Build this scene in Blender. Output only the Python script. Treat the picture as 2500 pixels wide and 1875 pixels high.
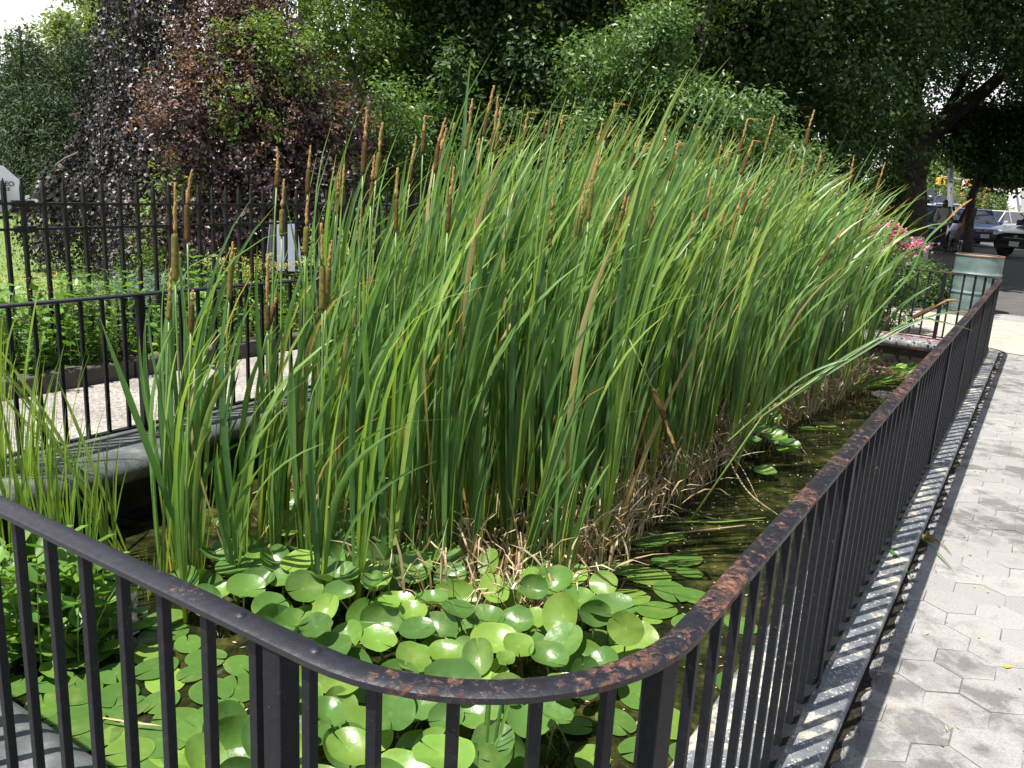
import bpy, bmesh, math, random
import numpy as np
from mathutils import Vector, Matrix
for o in list(bpy.data.objects): bpy.data.objects.remove(o)
random.seed(7); rng = np.random.default_rng(11)
PI = math.pi
SC = bpy.context.scene; COL = SC.collection

# ------------------------------------------------------------------ camera
CAMH = 1.38; PITCH = math.radians(13.5); ROLL = math.radians(3.25); FPX = 2024.0
_fw = np.array([0, math.cos(PITCH), -math.sin(PITCH)]); _rt = np.array([1.0, 0, 0]); _up = np.cross(_rt, _fw)
CR = _rt*math.cos(ROLL)+_up*math.sin(ROLL); CU = _up*math.cos(ROLL)-_rt*math.sin(ROLL)
cd = bpy.data.cameras.new('camera'); cam = bpy.data.objects.new('camera', cd); COL.objects.link(cam); SC.camera = cam
cd.sensor_width = 36; cd.lens = 36*FPX/2500; cd.clip_start = 0.05; cd.clip_end = 2000
cam.matrix_world = Matrix(((CR[0], CU[0], -_fw[0], 0), (CR[1], CU[1], -_fw[1], 0), (CR[2], CU[2], -_fw[2], CAMH), (0, 0, 0, 1)))
def ray(px, py): return CR*(px-1250)/FPX+CU*(937.5-py)/FPX+_fw
def onz(px, py, z=0.0):
    d = ray(px, py); t = (z-CAMH)/d[2]; return np.array([d[0]*t, d[1]*t, z])
def aty(px, py, y):
    d = ray(px, py); t = y/d[1]; return np.array([d[0]*t, y, CAMH+d[2]*t])
# ------------------------------------------------------------------ light
SUN_EL = math.radians(66); SAZ = math.radians(240)      # azimuth from +y towards +x
sdir = Vector((math.sin(SAZ)*math.cos(SUN_EL), math.cos(SAZ)*math.cos(SUN_EL), math.sin(SUN_EL)))
w = bpy.data.worlds.new('World'); SC.world = w; w.use_nodes = True
nt = w.node_tree; nt.nodes.clear()
def N(nt, t, **k):
    n = nt.nodes.new(t)
    for a, b in k.items():
        if a.startswith('i_'):
            n.inputs[a[2:].replace('_', ' ')].default_value = b
        else: setattr(n, a, b)
    return n
sky = N(nt, 'ShaderNodeTexSky', sky_type='NISHITA', sun_disc=False, sun_elevation=SUN_EL, sun_rotation=SAZ, air_density=1.2, dust_density=.8, ozone_density=1.0)
tc = N(nt, 'ShaderNodeTexCoord'); cn = N(nt, 'ShaderNodeTexNoise', i_Scale=2.2, i_Detail=6.0, i_Roughness=.6)
cr = N(nt, 'ShaderNodeValToRGB'); cr.color_ramp.elements[0].position = .28; cr.color_ramp.elements[1].position = .42
mx = N(nt, 'ShaderNodeMix', data_type='RGBA'); bgn = N(nt, 'ShaderNodeBackground'); wo = N(nt, 'ShaderNodeOutputWorld')
L = nt.links.new
L(tc.outputs['Generated'], cn.inputs['Vector']); L(cn.outputs['Fac'], cr.inputs['Fac']); 
sx = N(nt, 'ShaderNodeSeparateXYZ'); L(tc.outputs['Generated'], sx.inputs[0]); el = N(nt, 'ShaderNodeMapRange', interpolation_type='SMOOTHSTEP', i_From_Min=.30, i_From_Max=.62, i_To_Min=1.0, i_To_Max=.06); L(sx.outputs['Z'], el.inputs['Value'])
mm = N(nt, 'ShaderNodeMath', operation='MULTIPLY'); L(cr.outputs['Color'], mm.inputs[0]); L(el.outputs[0], mm.inputs[1]); L(mm.outputs[0], mx.inputs['Factor'])
L(sky.outputs['Color'], mx.inputs['A']); mx.inputs['B'].default_value = (14, 14.4, 15, 1); L(mx.outputs['Result'], bgn.inputs['Color'])
bgn.inputs['Strength'].default_value = .055; L(bgn.outputs['Background'], wo.inputs['Surface'])
sl = bpy.data.lights.new('sun', 'SUN'); sl.energy = 5.0; sl.angle = math.radians(.5); sl.color = (1, .955, .88)
so = bpy.data.objects.new('sun', sl); COL.objects.link(so); so.rotation_euler = sdir.to_track_quat('Z', 'Y').to_euler(); so.location = (0, 0, 20)
SC.view_settings.view_transform = 'Standard'; SC.view_settings.look = 'None'; SC.view_settings.gamma = 1; SC.view_settings.exposure = 0.95
SC.render.engine = 'CYCLES'

# ------------------------------------------------------------------ materials
def S(n, k, v):
    if k in n.inputs: n.inputs[k].default_value = v
def base(name):
    m = bpy.data.materials.new(name); m.use_nodes = True; t = m.node_tree; t.nodes.clear()
    o = N(t, 'ShaderNodeOutputMaterial'); p = N(t, 'ShaderNodeBsdfPrincipled'); t.links.new(p.outputs[0], o.inputs[0]); return m, t, p, o
def ramp(t, stops, src=None, interp='LINEAR'):
    r = N(t, 'ShaderNodeValToRGB'); e = r.color_ramp; e.interpolation = interp
    while len(e.elements) < len(stops): e.elements.new(.5)
    for i, (p, c) in enumerate(stops):
        e.elements[i].position = p; e.elements[i].color = (c[0], c[1], c[2], 1) if hasattr(c, '__len__') else (c, c, c, 1)
    if src is not None: t.links.new(src, r.inputs['Fac'])
    return r
def noise(t, scale, detail=4, rough=.55, vec=None, dist=0):
    n = N(t, 'ShaderNodeTexNoise', i_Scale=scale, i_Detail=float(detail), i_Roughness=rough, i_Distortion=float(dist))
    if vec is None:
        g = N(t, 'ShaderNodeNewGeometry'); vec = g.outputs['Position']
    t.links.new(vec, n.inputs['Vector']); return n
def bump(t, p, h, strength=.3, dist=.01):
    b = N(t, 'ShaderNodeBump', i_Strength=strength, i_Distance=dist); t.links.new(h, b.inputs['Height']); t.links.new(b.outputs[0], p.inputs['Normal'])
def mixc(t, fac, a, b, bt='MIX'):
    m = N(t, 'ShaderNodeMix', data_type='RGBA', blend_type=bt)
    for s, v in (('Factor', fac), ('A', a), ('B', b)):
        if hasattr(v, 'is_output') or hasattr(v, 'links'): t.links.new(v, m.inputs[s])
        elif s == 'Factor': m.inputs[s].default_value = v
        else: m.inputs[s].default_value = (v[0], v[1], v[2], 1)
    return m.outputs['Result']
def attr(t, n): return N(t, 'ShaderNodeAttribute', attribute_name=n).outputs['Fac']
def plain(name, c, rough=.6, var=.15, scale=8, spec=.5, metal=0, bmp=0, c2=None):
    m, t, p, o = base(name); n = noise(t, scale, 5)
    c2 = c2 or tuple(x*(1-var*2) for x in c)
    r = ramp(t, [(.3, c2), (.7, c)], n.outputs['Fac']); t.links.new(r.outputs[0], p.inputs['Base Color'])
    S(p, 'Roughness', rough); S(p, 'Specular IOR Level', spec); S(p, 'Metallic', metal)
    if bmp: bump(t, p, noise(t, scale*6, 5).outputs['Fac'], bmp, .01)
    return m
def leafmat(name, stops, trans=.35, rough=.42, spec=.5, along=None, tcol=1.25, spots=False):
    """stops: ramp over the random value r of each leaf; along: ramp over position t on the leaf (multiplies)"""
    m, t, p, o = base(name)
    c = ramp(t, stops, attr(t, 'r')).outputs[0]
    oi = N(t, 'ShaderNodeObjectInfo'); hv = N(t, 'ShaderNodeHueSaturation'); mr = N(t, 'ShaderNodeMapRange', i_To_Min=.82, i_To_Max=1.16)
    t.links.new(oi.outputs['Random'], mr.inputs['Value']); t.links.new(mr.outputs[0], hv.inputs['Value']); t.links.new(c, hv.inputs['Color']); c = hv.outputs[0]
    if along:
        a = ramp(t, along, attr(t, 't')); al = N(t, 'ShaderNodeMix', data_type='RGBA', blend_type='MULTIPLY'); al.inputs['Factor'].default_value = 1
        t.links.new(c, al.inputs['A']); t.links.new(a.outputs[0], al.inputs['B']); c = al.outputs['Result']
    n = noise(t, 30, 3); c = mixc(t, n.outputs['Fac'], c, mixc(t, 1.0, c, (.72, .74, .7), 'MULTIPLY'))
    if spots: c = mixc(t, ramp(t, [(.69, 0), (.73, 1)], noise(t, 55, 4, .6).outputs['Fac']).outputs[0], c, (.16, .11, .03)); c = mixc(t, ramp(t, [(.52, 0), (.75, .45)], noise(t, 9, 4, .6).outputs['Fac']).outputs[0], c, (.30, .36, .10))
    t.links.new(c, p.inputs['Base Color']); S(p, 'Roughness', rough); S(p, 'Specular IOR Level', spec)
    if spots: bump(t, p, noise(t, 26, 3, .5).outputs['Fac'], .25, .01)
    if trans:
        tr = N(t, 'ShaderNodeBsdfTranslucent'); tcn = mixc(t, 1.0, c, (tcol*1.15, tcol*1.1, tcol*.45), 'MULTIPLY'); t.links.new(tcn, tr.inputs['Color'])
        ms = N(t, 'ShaderNodeMixShader'); ms.inputs[0].default_value = trans
        t.links.new(p.outputs[0], ms.inputs[1]); t.links.new(tr.outputs[0], ms.inputs[2]); t.links.new(ms.outputs[0], o.inputs[0])
    return m
M = {}
M['reed'] = leafmat('reed', [(0, (.085, .19, .072)), (.4, (.135, .27, .082)), (.75, (.21, .36, .090)), (.955, (.31, .43, .10)), (.978, (.42, .34, .16)), (1, (.45, .34, .18))], .42, .40, .5, along=[(0, (2.6, 1.75, 1.1)), (.14, (1.5, 1.3, 1.1)), (.3, (1, 1, 1)), (.93, (1, 1, 1)), (1, (1.9, 1.15, .7))])
M['young_reed'] = leafmat('young_reed', [(0, (.15, .28, .065)), (1, (.27, .42, .09))], .4, .4, .5, along=[(0, (1.5, 1.3, .9)), (.2, (1, 1, 1)), (1, (1.1, 1, .8))])
M['straw'] = leafmat('straw', [(0, (.26, .16, .08)), (.4, (.48, .36, .21)), (1, (.66, .56, .40))], .15, .7, .2)
M['stalk'] = plain('stalk', (.20, .30, .08), .45, .2, 20)
M['spike'] = plain('spike', (.150, .092, .028), .9, .3, 60, .15, bmp=.9, c2=(.075, .045, .020))
M['spike_green'] = plain('spike_green', (.22, .20, .05), .9, .2, 60, .15, bmp=.9, c2=(.11, .085, .028))
M['tip'] = plain('tip', (.62, .40, .16), .9, .3, 90, .1, bmp=1, c2=(.34, .19, .075))
M['pad'] = leafmat('pad', [(0, (.075, .17, .045)), (.4, (.13, .255, .048)), (.75, (.20, .345, .06)), (.93, (.28, .42, .08)), (1, (.40, .42, .11))], .3, .31, .5, along=[(0, (1.5, 1.35, 1.4)), (.15, (1.04, 1.03, 1)), (.9, (1, 1, 1)), (1, (1.15, 1.1, .9))], spots=True)
M['broad'] = leafmat('broad', [(0, (.09, .22, .035)), (1, (.20, .36, .06))], .35, .4, .5)
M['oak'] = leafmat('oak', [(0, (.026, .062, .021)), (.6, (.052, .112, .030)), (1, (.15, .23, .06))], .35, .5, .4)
M['privet'] = leafmat('privet', [(0, (.060, .13, .042)), (.6, (.11, .20, .060)), (1, (.22, .32, .11))], .35, .42, .5)
M['lime'] = leafmat('lime', [(0, (.075, .14, .035)), (.6, (.145, .24, .055)), (1, (.25, .36, .09))], .45, .45, .4)
M['pale'] = leafmat('pale', [(0, (.13, .20, .06)), (1, (.26, .34, .11))], .4, .6, .3)
M['conifer'] = leafmat('conifer', [(0, (.03, .058, .03)), (.7, (.062, .105, .05)), (1, (.12, .18, .08))], .15, .6, .3)
M['beech'] = leafmat('beech', [(0, (.006, .0035, .005)), (.7, (.013, .007, .010)), (1, (.045, .025, .030))], .05, .50, .6)
M['smoke'] = leafmat('smoke', [(0, (.035, .020, .026)), (.5, (.085, .050, .058)), (1, (.17, .105, .10))], .2, .42, .5)
M['smoketip'] = leafmat('smoketip', [(0, (.17, .09, .065)), (1, (.34, .19, .125))], .3, .6, .3)
M['far'] = leafmat('far', [(0, (.09, .16, .05)), (1, (.19, .29, .09))], .3, .6, .2)
M['juniper'] = leafmat('juniper', [(0, (.11, .19, .13)), (1, (.22, .32, .22))], .1, .6, .3)
M['yellowfl'] = leafmat('yellowfl', [(0, (.45, .36, .12)), (1, (.75, .62, .28))], .2, .8, .1)
M['petal'] = leafmat('petal', [(0, (.62, .04, .16)), (.5, (.80, .14, .36)), (1, (.90, .50, .66))], .3, .6, .3, tcol=.8)
M['bark'] = plain('bark', (.075, .06, .048), .9, .3, 12, .2, bmp=1)
M['twig'] = plain('twig', (.25, .20, .17), .8, .2, 20, .2)
# black painted iron with rust
def ironmat(name, rust, dark=(.016, .017, .019), grad=0.):
    m, t, p, o = base(name)
    n1 = noise(t, 64, 9, .72, dist=.5); n2 = noise(t, 7, 5, .65); n3 = noise(t, 160, 3, .6)
    ad = N(t, 'ShaderNodeMath', operation='ADD'); ml = N(t, 'ShaderNodeMath', operation='MULTIPLY'); ml.inputs[1].default_value = .65
    t.links.new(n2.outputs['Fac'], ml.inputs[0]); t.links.new(n1.outputs['Fac'], ad.inputs[0]); t.links.new(ml.outputs[0], ad.inputs[1])
    mask = ramp(t, [(1.0-rust-.02, 0), (1.0-rust+.03, 1)], None)
    sc = N(t, 'ShaderNodeMath', operation='MULTIPLY'); sc.inputs[1].default_value = .8; t.links.new(ad.outputs[0], sc.inputs[0]); src_ = sc.outputs[0]
    if grad:
        g_ = N(t, 'ShaderNodeNewGeometry'); sx_ = N(t, 'ShaderNodeSeparateXYZ'); t.links.new(g_.outputs['Position'], sx_.inputs[0]); mr_ = N(t, 'ShaderNodeMapRange', i_From_Min=-.35, i_From_Max=.15, i_To_Min=-grad, i_To_Max=0.)
        t.links.new(sx_.outputs[0], mr_.inputs['Value']); a2 = N(t, 'ShaderNodeMath', operation='ADD'); t.links.new(src_, a2.inputs[0]); t.links.new(mr_.outputs[0], a2.inputs[1]); src_ = a2.outputs[0]
    t.links.new(src_, mask.inputs['Fac'])
    rc = ramp(t, [(.36, (.028, .017, .014)), (.50, (.065, .033, .025)), (.60, (.17, .07, .042)), (.72, (.27, .15, .10))], noise(t, 60, 5, .7).outputs['Fac']).outputs[0]
    pc = ramp(t, [(.3, dark), (.62, tuple(x*1.9 for x in dark)), (.74, tuple(x*4.5 for x in dark))], n1.outputs['Fac']).outputs[0]
    sp = ramp(t, [(.70, 0), (.74, 1)], n3.outputs['Fac']); pc = mixc(t, sp.outputs[0], pc, (.10, .10, .10))
    t.links.new(mixc(t, mask.outputs[0], pc, rc), p.inputs['Base Color'])
    rr = ramp(t, [(0, .40 if grad else .48), (1, .85)], mask.outputs[0]); t.links.new(rr.outputs[0], p.inputs['Roughness']); S(p, 'Specular IOR Level', .4 if grad else .18)
    h = N(t, 'ShaderNodeMath', operation='ADD'); t.links.new(n1.outputs['Fac'], h.inputs[0]); t.links.new(mask.outputs[0], h.inputs[1])
    bump(t, p, h.outputs[0], .35, .004); return m
M['iron'] = ironmat('iron', .17, (.0075, .008, .010)); M['ironrail'] = ironmat('ironrail', .315, (.010, .010, .014), .12); M['ironfence'] = ironmat('ironfence', .19, (.011, .0105, .011))
# coping: slate-grey paint worn to cream
m, t, p, o = base('coping'); n = noise(t, 7, 8, .7); n2 = noise(t, 90, 3)
c = ramp(t, [(.35, (.07, .078, .088)), (.53, (.14, .15, .165)), (.58, (.36, .34, .27)), (.7, (.50, .47, .37))], n.outputs['Fac']).outputs[0]
c = mixc(t, ramp(t, [(.6, 0), (.66, 1)], n2.outputs['Fac']).outputs[0], c, (.55, .55, .5))
t.links.new(c, p.inputs['Base Color']); S(p, 'Roughness', .7); bump(t, p, n2.outputs['Fac'], .5, .004); M['coping'] = m
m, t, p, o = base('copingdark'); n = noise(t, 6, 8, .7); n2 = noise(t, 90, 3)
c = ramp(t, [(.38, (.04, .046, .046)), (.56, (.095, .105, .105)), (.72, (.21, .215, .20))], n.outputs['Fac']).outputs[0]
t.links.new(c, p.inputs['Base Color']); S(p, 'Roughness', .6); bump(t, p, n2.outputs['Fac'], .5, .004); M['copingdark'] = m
m, t, p, o = base('wetwall'); n = noise(t, 9, 6)
c = ramp(t, [(.4, (.008, .009, .007)), (.7, (.03, .03, .022))], n.outputs['Fac']).outputs[0]; t.links.new(c, p.inputs['Base Color']); S(p, 'Roughness', .5); M['wetwall'] = m
# hexagonal asphalt pavers
m, t, p, o = base('paver'); n = noise(t, 11, 7, .68, dist=.4); nb = noise(t, 1.3, 3, .5); n2 = noise(t, 140, 4, .7); n4 = noise(t, 6, 5)
def mth(op, a_, b_):
    q_ = N(t, 'ShaderNodeMath', operation=op)
    for i_, v_ in enumerate((a_, b_)):
        if hasattr(v_, 'links'): t.links.new(v_, q_.inputs[i_])
        else: q_.inputs[i_].default_value = v_
    return q_.outputs[0]
st = mth('ADD', mth('MULTIPLY', attr(t, 'c'), .12), mth('ADD', mth('MULTIPLY', n.outputs['Fac'], .75), mth('ADD', mth('MULTIPLY', nb.outputs['Fac'], .9), mth('MULTIPLY', attr(t, 'r'), .22))))
c = ramp(t, [(0.50, (.30, .292, .285)), (.56, (.235, .229, .224)), (.60, (.15, .146, .144)), (.75, (.105, .102, .10))], mth('MULTIPLY', st, .55)).outputs[0]
rv = ramp(t, [(0, (.84, .84, .84)), (1, (1.06, 1.05, 1.04))], attr(t, 'r')).outputs[0]; c = mixc(t, 1.0, c, rv, 'MULTIPLY')
c = mixc(t, 1.0, c, ramp(t, [(.3, (.72, .72, .72)), (.5, (1, 1, 1)), (.7, (1.18, 1.18, 1.16))], n2.outputs['Fac']).outputs[0], 'MULTIPLY')
c = mixc(t, ramp(t, [(.58, 0), (.8, .35)], n4.outputs['Fac']).outputs[0], c, (.36, .27, .18))
t.links.new(c, p.inputs['Base Color']); S(p, 'Roughness', .82); bump(t, p, n2.outputs['Fac'], .5, .004); M['paver'] = m
M['joint'] = plain('joint', (.22, .205, .19), .95, .25, 20, .2, bmp=.6)
# exposed aggregate
m, t, p, o = base('aggregate'); g = N(t, 'ShaderNodeNewGeometry'); vo = N(t, 'ShaderNodeTexVoronoi', i_Scale=85.0); t.links.new(g.outputs['Position'], vo.inputs['Vector'])
bw = N(t, 'ShaderNodeRGBToBW'); t.links.new(vo.outputs['Color'], bw.inputs[0])
c = ramp(t, [(.1, (.15, .135, .12)), (.5, (.30, .275, .25)), (.9, (.42, .39, .36))], bw.outputs[0]).outputs[0]
c = mixc(t, 1.0, c, ramp(t, [(.35, (.75, .75, .75)), (.65, (1.1, 1.1, 1.1))], noise(t, 3, 5).outputs['Fac']).outputs[0], 'MULTIPLY')
t.links.new(c, p.inputs['Base Color']); S(p, 'Roughness', .85); bump(t, p, vo.outputs['Distance'], .4, .004); M['aggregate'] = m
M['concrete'] = plain('concrete', (.40, .365, .32), .85, .12, 5, .3, bmp=.3)
M['asphalt'] = plain('asphalt', (.105, .10, .098), .9, .18, 3, .3, bmp=.4)
M['road'] = plain('road', (.42, .42, .43), .9, .05, 2, .3)
M['lawn'] = plain('lawn', (.17, .235, .075), .9, .12, 1.3, .2, bmp=.6, c2=(.125, .18, .05))
M['soil'] = plain('soil', (.07, .052, .036), .95, .3, 14, .1, bmp=1)
M['bedcurb'] = plain('bedcurb', (.10, .088, .075), .9, .25, 9, .3, bmp=.6)
M['stone'] = plain('stone', (.50, .48, .45), .8, .1, 12, .3, bmp=.3)
# water
m, t, p, o = base('water'); n = noise(t, 5, 8, .72, dist=.6); n2 = noise(t, 38, 4, .6)
c = ramp(t, [(.42, (.008, .010, .005)), (.52, (.026, .028, .009)), (.62, (.075, .072, .02)), (.78, (.12, .115, .035))], n.outputs['Fac']).outputs[0]
c = mixc(t, ramp(t, [(.3, .6), (.7, 0)], n2.outputs['Fac']).outputs[0], c, (.004, .005, .003))
t.links.new(c, p.inputs['Base Color']); S(p, 'Roughness', .03); S(p, 'IOR', 1.33)
mp = N(t, 'ShaderNodeMapping'); g = N(t, 'ShaderNodeNewGeometry'); t.links.new(g.outputs['Position'], mp.inputs['Vector']); mp.inputs['Scale'].default_value = (1, 1, 1)
bump(t, p, noise(t, 9, 3, .5, vec=mp.outputs[0]).outputs['Fac'], .06, .02); M['water'] = m
# painted barrel, people, cars ...
m, t, p, o = base('barrelpaint'); n = noise(t, 6, 7, .65); n3 = noise(t, 30, 6, .7)
c = ramp(t, [(.35, (.08, .125, .12)), (.55, (.12, .175, .165)), (.8, (.20, .24, .23))], n.outputs['Fac']).outputs[0]
c = mixc(t, ramp(t, [(.66, 0), (.70, 1)], n3.outputs['Fac']).outputs[0], c, (.16, .09, .05))
t.links.new(c, p.inputs['Base Color']); S(p, 'Roughness', .5); bump(t, p, n.outputs['Fac'], .3, .02); M['barrel'] = m
M['rust'] = plain('rust', (.26, .15, .09), .85, .3, 20, .3, bmp=.5)
for nm, c, r in (('white', (.78, .79, .80), .45), ('black', (.012, .012, .014), .5), ('skin_dark', (.10, .052, .032), .5), ('skin', (.42, .24, .17), .5), ('jacket', (.42, .40, .37), .8),
                 ('navy', (.010, .013, .03), .8), ('trouser', (.028, .024, .022), .85), ('khaki', (.20, .14, .085), .85), ('hair_dark', (.012, .010, .009), .6), ('hair_red', (.15, .055, .028), .6),
                 ('tyre', (.015, .015, .015), .8), ('alloy', (.35, .35, .36), .3), ('galv', (.34, .35, .36), .5), ('amber', (.75, .42, .02), .4), ('plate', (.6, .6, .58), .5), ('lens', (.7, .72, .74), .1),
                 ('orange_wall', (.55, .26, .13), .8), ('offwhite', (.72, .70, .66), .7), ('greypaint', (.38, .37, .36), .7), ('panel', (.50, .55, .66), .4), ('panel_frame', (.25, .27, .30), .5), ('taillight', (.3, .01, .01), .3)):
    M[nm] = plain(nm, c, r, .06, 15)
for nm, c in (('car_navy', (.02, .035, .10)), ('car_black', (.010, .011, .013)), ('car_blue', (.035, .055, .13)), ('car_red', (.45, .015, .02)), ('car_silver', (.40, .42, .44)), ('car_white', (.7, .7, .7)), ('car_dark', (.03, .04, .05))):
    m, t, p, o = base(nm); S(p, 'Roughness', .3); S(p, 'Specular IOR Level', .35); S(p, 'Coat Weight', .12); S(p, 'Coat Roughness', .04)
    r = ramp(t, [(.3, tuple(x*.85 for x in c)), (.7, c)], noise(t, 2, 4).outputs['Fac']); t.links.new(r.outputs[0], p.inputs['Base Color']); M[nm] = m
m, t, p, o = base('glass'); S(p, 'Roughness', .06); S(p, 'Specular IOR Level', .9)
r = ramp(t, [(.3, (.02, .024, .028)), (.7, (.035, .04, .045))], noise(t, 3, 2).outputs['Fac']); t.links.new(r.outputs[0], p.inputs['Base Color']); M['glass'] = m

# ------------------------------------------------------------------ object helpers
def tag(o, label=None, cat=None, group=None, kind=None):
    if label: o['label'] = label
    if cat: o['category'] = cat
    if group: o['group'] = group
    if kind: o['kind'] = kind
    return o
def thing(name, label, cat, loc=(0, 0, 0), rz=0, group=None):
    o = bpy.data.objects.new(name, None); COL.objects.link(o); o.location = loc; o.rotation_euler = (0, 0, rz); o.empty_display_size = .1
    return tag(o, label, cat, group)
def link(name, me, mat, parent=None):
    if mat is not None and not me.materials:
        for x in (mat if isinstance(mat, (list, tuple)) else [mat]): me.materials.append(x)
    o = bpy.data.objects.new(name, me); COL.objects.link(o)
    if parent is not None: o.parent = parent
    return o
def copy_tree(o, parent=None):
    c = o.copy(); COL.objects.link(c)
    if parent is not None: c.parent = parent
    for ch in list(o.children):
        copy_tree(ch, c)
    return c
def np_mesh(name, V, F, attrs=None, smooth=True, mi=None):
    """V (n,3); F (m,k) same-size faces"""
    me = bpy.data.meshes.new(name); V = np.asarray(V, dtype=np.float32); F = np.asarray(F, dtype=np.int32)
    me.vertices.add(len(V)); me.vertices.foreach_set('co', V.ravel()); k = F.shape[1]
    me.loops.add(F.size); me.loops.foreach_set('vertex_index', F.ravel()); me.polygons.add(len(F))
    me.polygons.foreach_set('loop_start', np.arange(0, F.size, k, dtype=np.int32)); me.polygons.foreach_set('loop_total', np.full(len(F), k, dtype=np.int32))
    me.polygons.foreach_set('use_smooth', np.full(len(F), smooth, dtype=bool))
    if mi is not None: me.polygons.foreach_set('material_index', np.asarray(mi, dtype=np.int32))
    me.update(calc_edges=True)
    for a, v in (attrs or {}).items():
        at = me.attributes.new(a, 'FLOAT', 'POINT'); at.data.foreach_set('value', np.asarray(v, dtype=np.float32).ravel())
    me.validate(); return me
class MB:
    def __init__(s): s.v = []; s.f = []; s.t = []; s.r = []
    def add(s, vs, fs, t=None, r=0.):
        k = len(s.v); s.v += [tuple(x) for x in vs]; s.f += [tuple(i+k for i in f) for f in fs]; s.t += list(t) if t is not None else [0.5]*len(vs); s.r += [r]*len(vs)
    def box(s, c, d, rot=None, bev=0):
        x, y, z = d[0]/2, d[1]/2, d[2]/2; P = [Vector((a*x, b*y, e*z)) for a in (-1, 1) for b in (-1, 1) for e in (-1, 1)]
        if rot is not None: P = [rot @ q for q in P]
        s.add([q+Vector(c) for q in P], [(0, 1, 3, 2), (4, 6, 7, 5), (0, 4, 5, 1), (2, 3, 7, 6), (0, 2, 6, 4), (1, 5, 7, 3)])
    def bar(s, a, b, wd, dp=None, up=(0, 0, 1)):
        a = Vector(a); b = Vector(b); d = (b-a); u = Vector(up); sd = d.cross(u)
        if sd.length < 1e-6: sd = Vector((1, 0, 0))
        sd.normalize(); n = sd.cross(d).normalized(); dp = dp or wd
        P = []
        for q in (a, b):
            for i, j in ((-1, -1), (1, -1), (1, 1), (-1, 1)): P.append(q+sd*i*wd/2+n*j*dp/2)
        s.add(P, [(3, 2, 1, 0), (4, 5, 6, 7), (0, 1, 5, 4), (1, 2, 6, 5), (2, 3, 7, 6), (3, 0, 4, 7)])
    def tube(s, pts, rad, n=8, r=0., cap=True):
        pts = [Vector(q) for q in pts]; rad = rad if hasattr(rad, '__len__') else [rad]*len(pts); k = len(s.v); vs = []; up = None
        for i, q in enumerate(pts):
            d = (pts[min(i+1, len(pts)-1)]-pts[max(i-1, 0)]).normalized()
            if up is None: up = Vector((1, 0, 0)) if abs(d.x) < .8 else Vector((0, 1, 0))
            a = d.cross(up).normalized(); b = d.cross(a).normalized(); up = a.cross(d) * 1.0
            for j in range(n):
                th = 2*PI*j/n; vs.append(q+(a*math.cos(th)+b*math.sin(th))*rad[i])
        fs = [(i*n+j, i*n+(j+1) % n, (i+1)*n+(j+1) % n, (i+1)*n+j) for i in range(len(pts)-1) for j in range(n)]
        if cap: fs += [tuple(range(n-1, -1, -1)), tuple((len(pts)-1)*n+j for j in range(n))]
        tt = [i/(len(pts)-1) for i in range(len(pts)) for _ in range(n)]
        s.add(vs, fs, tt, r)
    def lathe(s, prof, c=(0, 0, 0), n=24):
        vs = [(c[0]+r*math.cos(2*PI*j/n), c[1]+r*math.sin(2*PI*j/n), c[2]+z) for r, z in prof for j in range(n)]
        s.add(vs, [(i*n+j, i*n+(j+1) % n, (i+1)*n+(j+1) % n, (i+1)*n+j) for i in range(len(prof)-1) for j in range(n)])
    def build(s, name, mat, parent=None, smooth=False, bevel=0):
        me = bpy.data.meshes.new(name); me.from_pydata(s.v, [], s.f); me.update()
        for a, v in (('t', s.t), ('r', s.r)):
            at = me.attributes.new(a, 'FLOAT', 'POINT'); at.data.foreach_set('value', v)
        if smooth: me.polygons.foreach_set('use_smooth', [True]*len(me.polygons))
        o = link(name, me, mat, parent)
        if bevel:
            md = o.modifiers.new('bevel', 'BEVEL'); md.width = bevel; md.segments = 2; md.limit_method = 'ANGLE'
        return o
# local frame of the pool: u along its long side, v to the right of it
AX = math.radians(32.1); UV = np.array([math.sin(AX), math.cos(AX)]); VV = np.array([math.cos(AX), -math.sin(AX)])
def P(u, v, z=0.): q = UV*u+VV*v; return (float(q[0]), float(q[1]), float(z))
def touv(p): return float(p[0]*UV[0]+p[1]*UV[1]), float(p[0]*VV[0]+p[1]*VV[1])
U0, U1, V0, V1, RC = .715, 9.63, -3.75, -.353, .38
WZ = -.28; CZ = .05; RZ = .757
def outline(off, step=.05):
    """closed path round the pool, offset outwards by off; returns list of (u,v,nu,nv,s)"""
    pts = []; r = RC
    segs = [((U0+r, V1), (U1-r, V1), (0, 1)), ((U1, V1-r), (U1, V0+r), (1, 0)), ((U1-r, V0), (U0+r, V0), (0, -1)), ((U0, V0+r), (U0, V1-r), (-1, 0))]
    cents = [(U1-r, V1-r, 90, 0), (U1-r, V0+r, 0, -90), (U0+r, V0+r, -90, -180), (U0+r, V1-r, 180, 90)]
    s = 0.
    for (a, b, n), (cu, cv, a0, a1) in zip(segs, cents):
        L_ = math.dist(a, b); k = max(1, int(L_/step))
        for i in range(k): f = i/k; pts.append((a[0]+(b[0]-a[0])*f+n[0]*off, a[1]+(b[1]-a[1])*f+n[1]*off, n[0], n[1], s+L_*f))
        s += L_; La = r*PI/2; k = 16
        for i in range(k):
            th = math.radians(a0+(a1-a0)*i/k); nn = (math.cos(th), math.sin(th)); pts.append((cu+(r+off)*nn[0], cv+(r+off)*nn[1], nn[0], nn[1], s+La*i/k))
        s += La
    return pts, s
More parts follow.
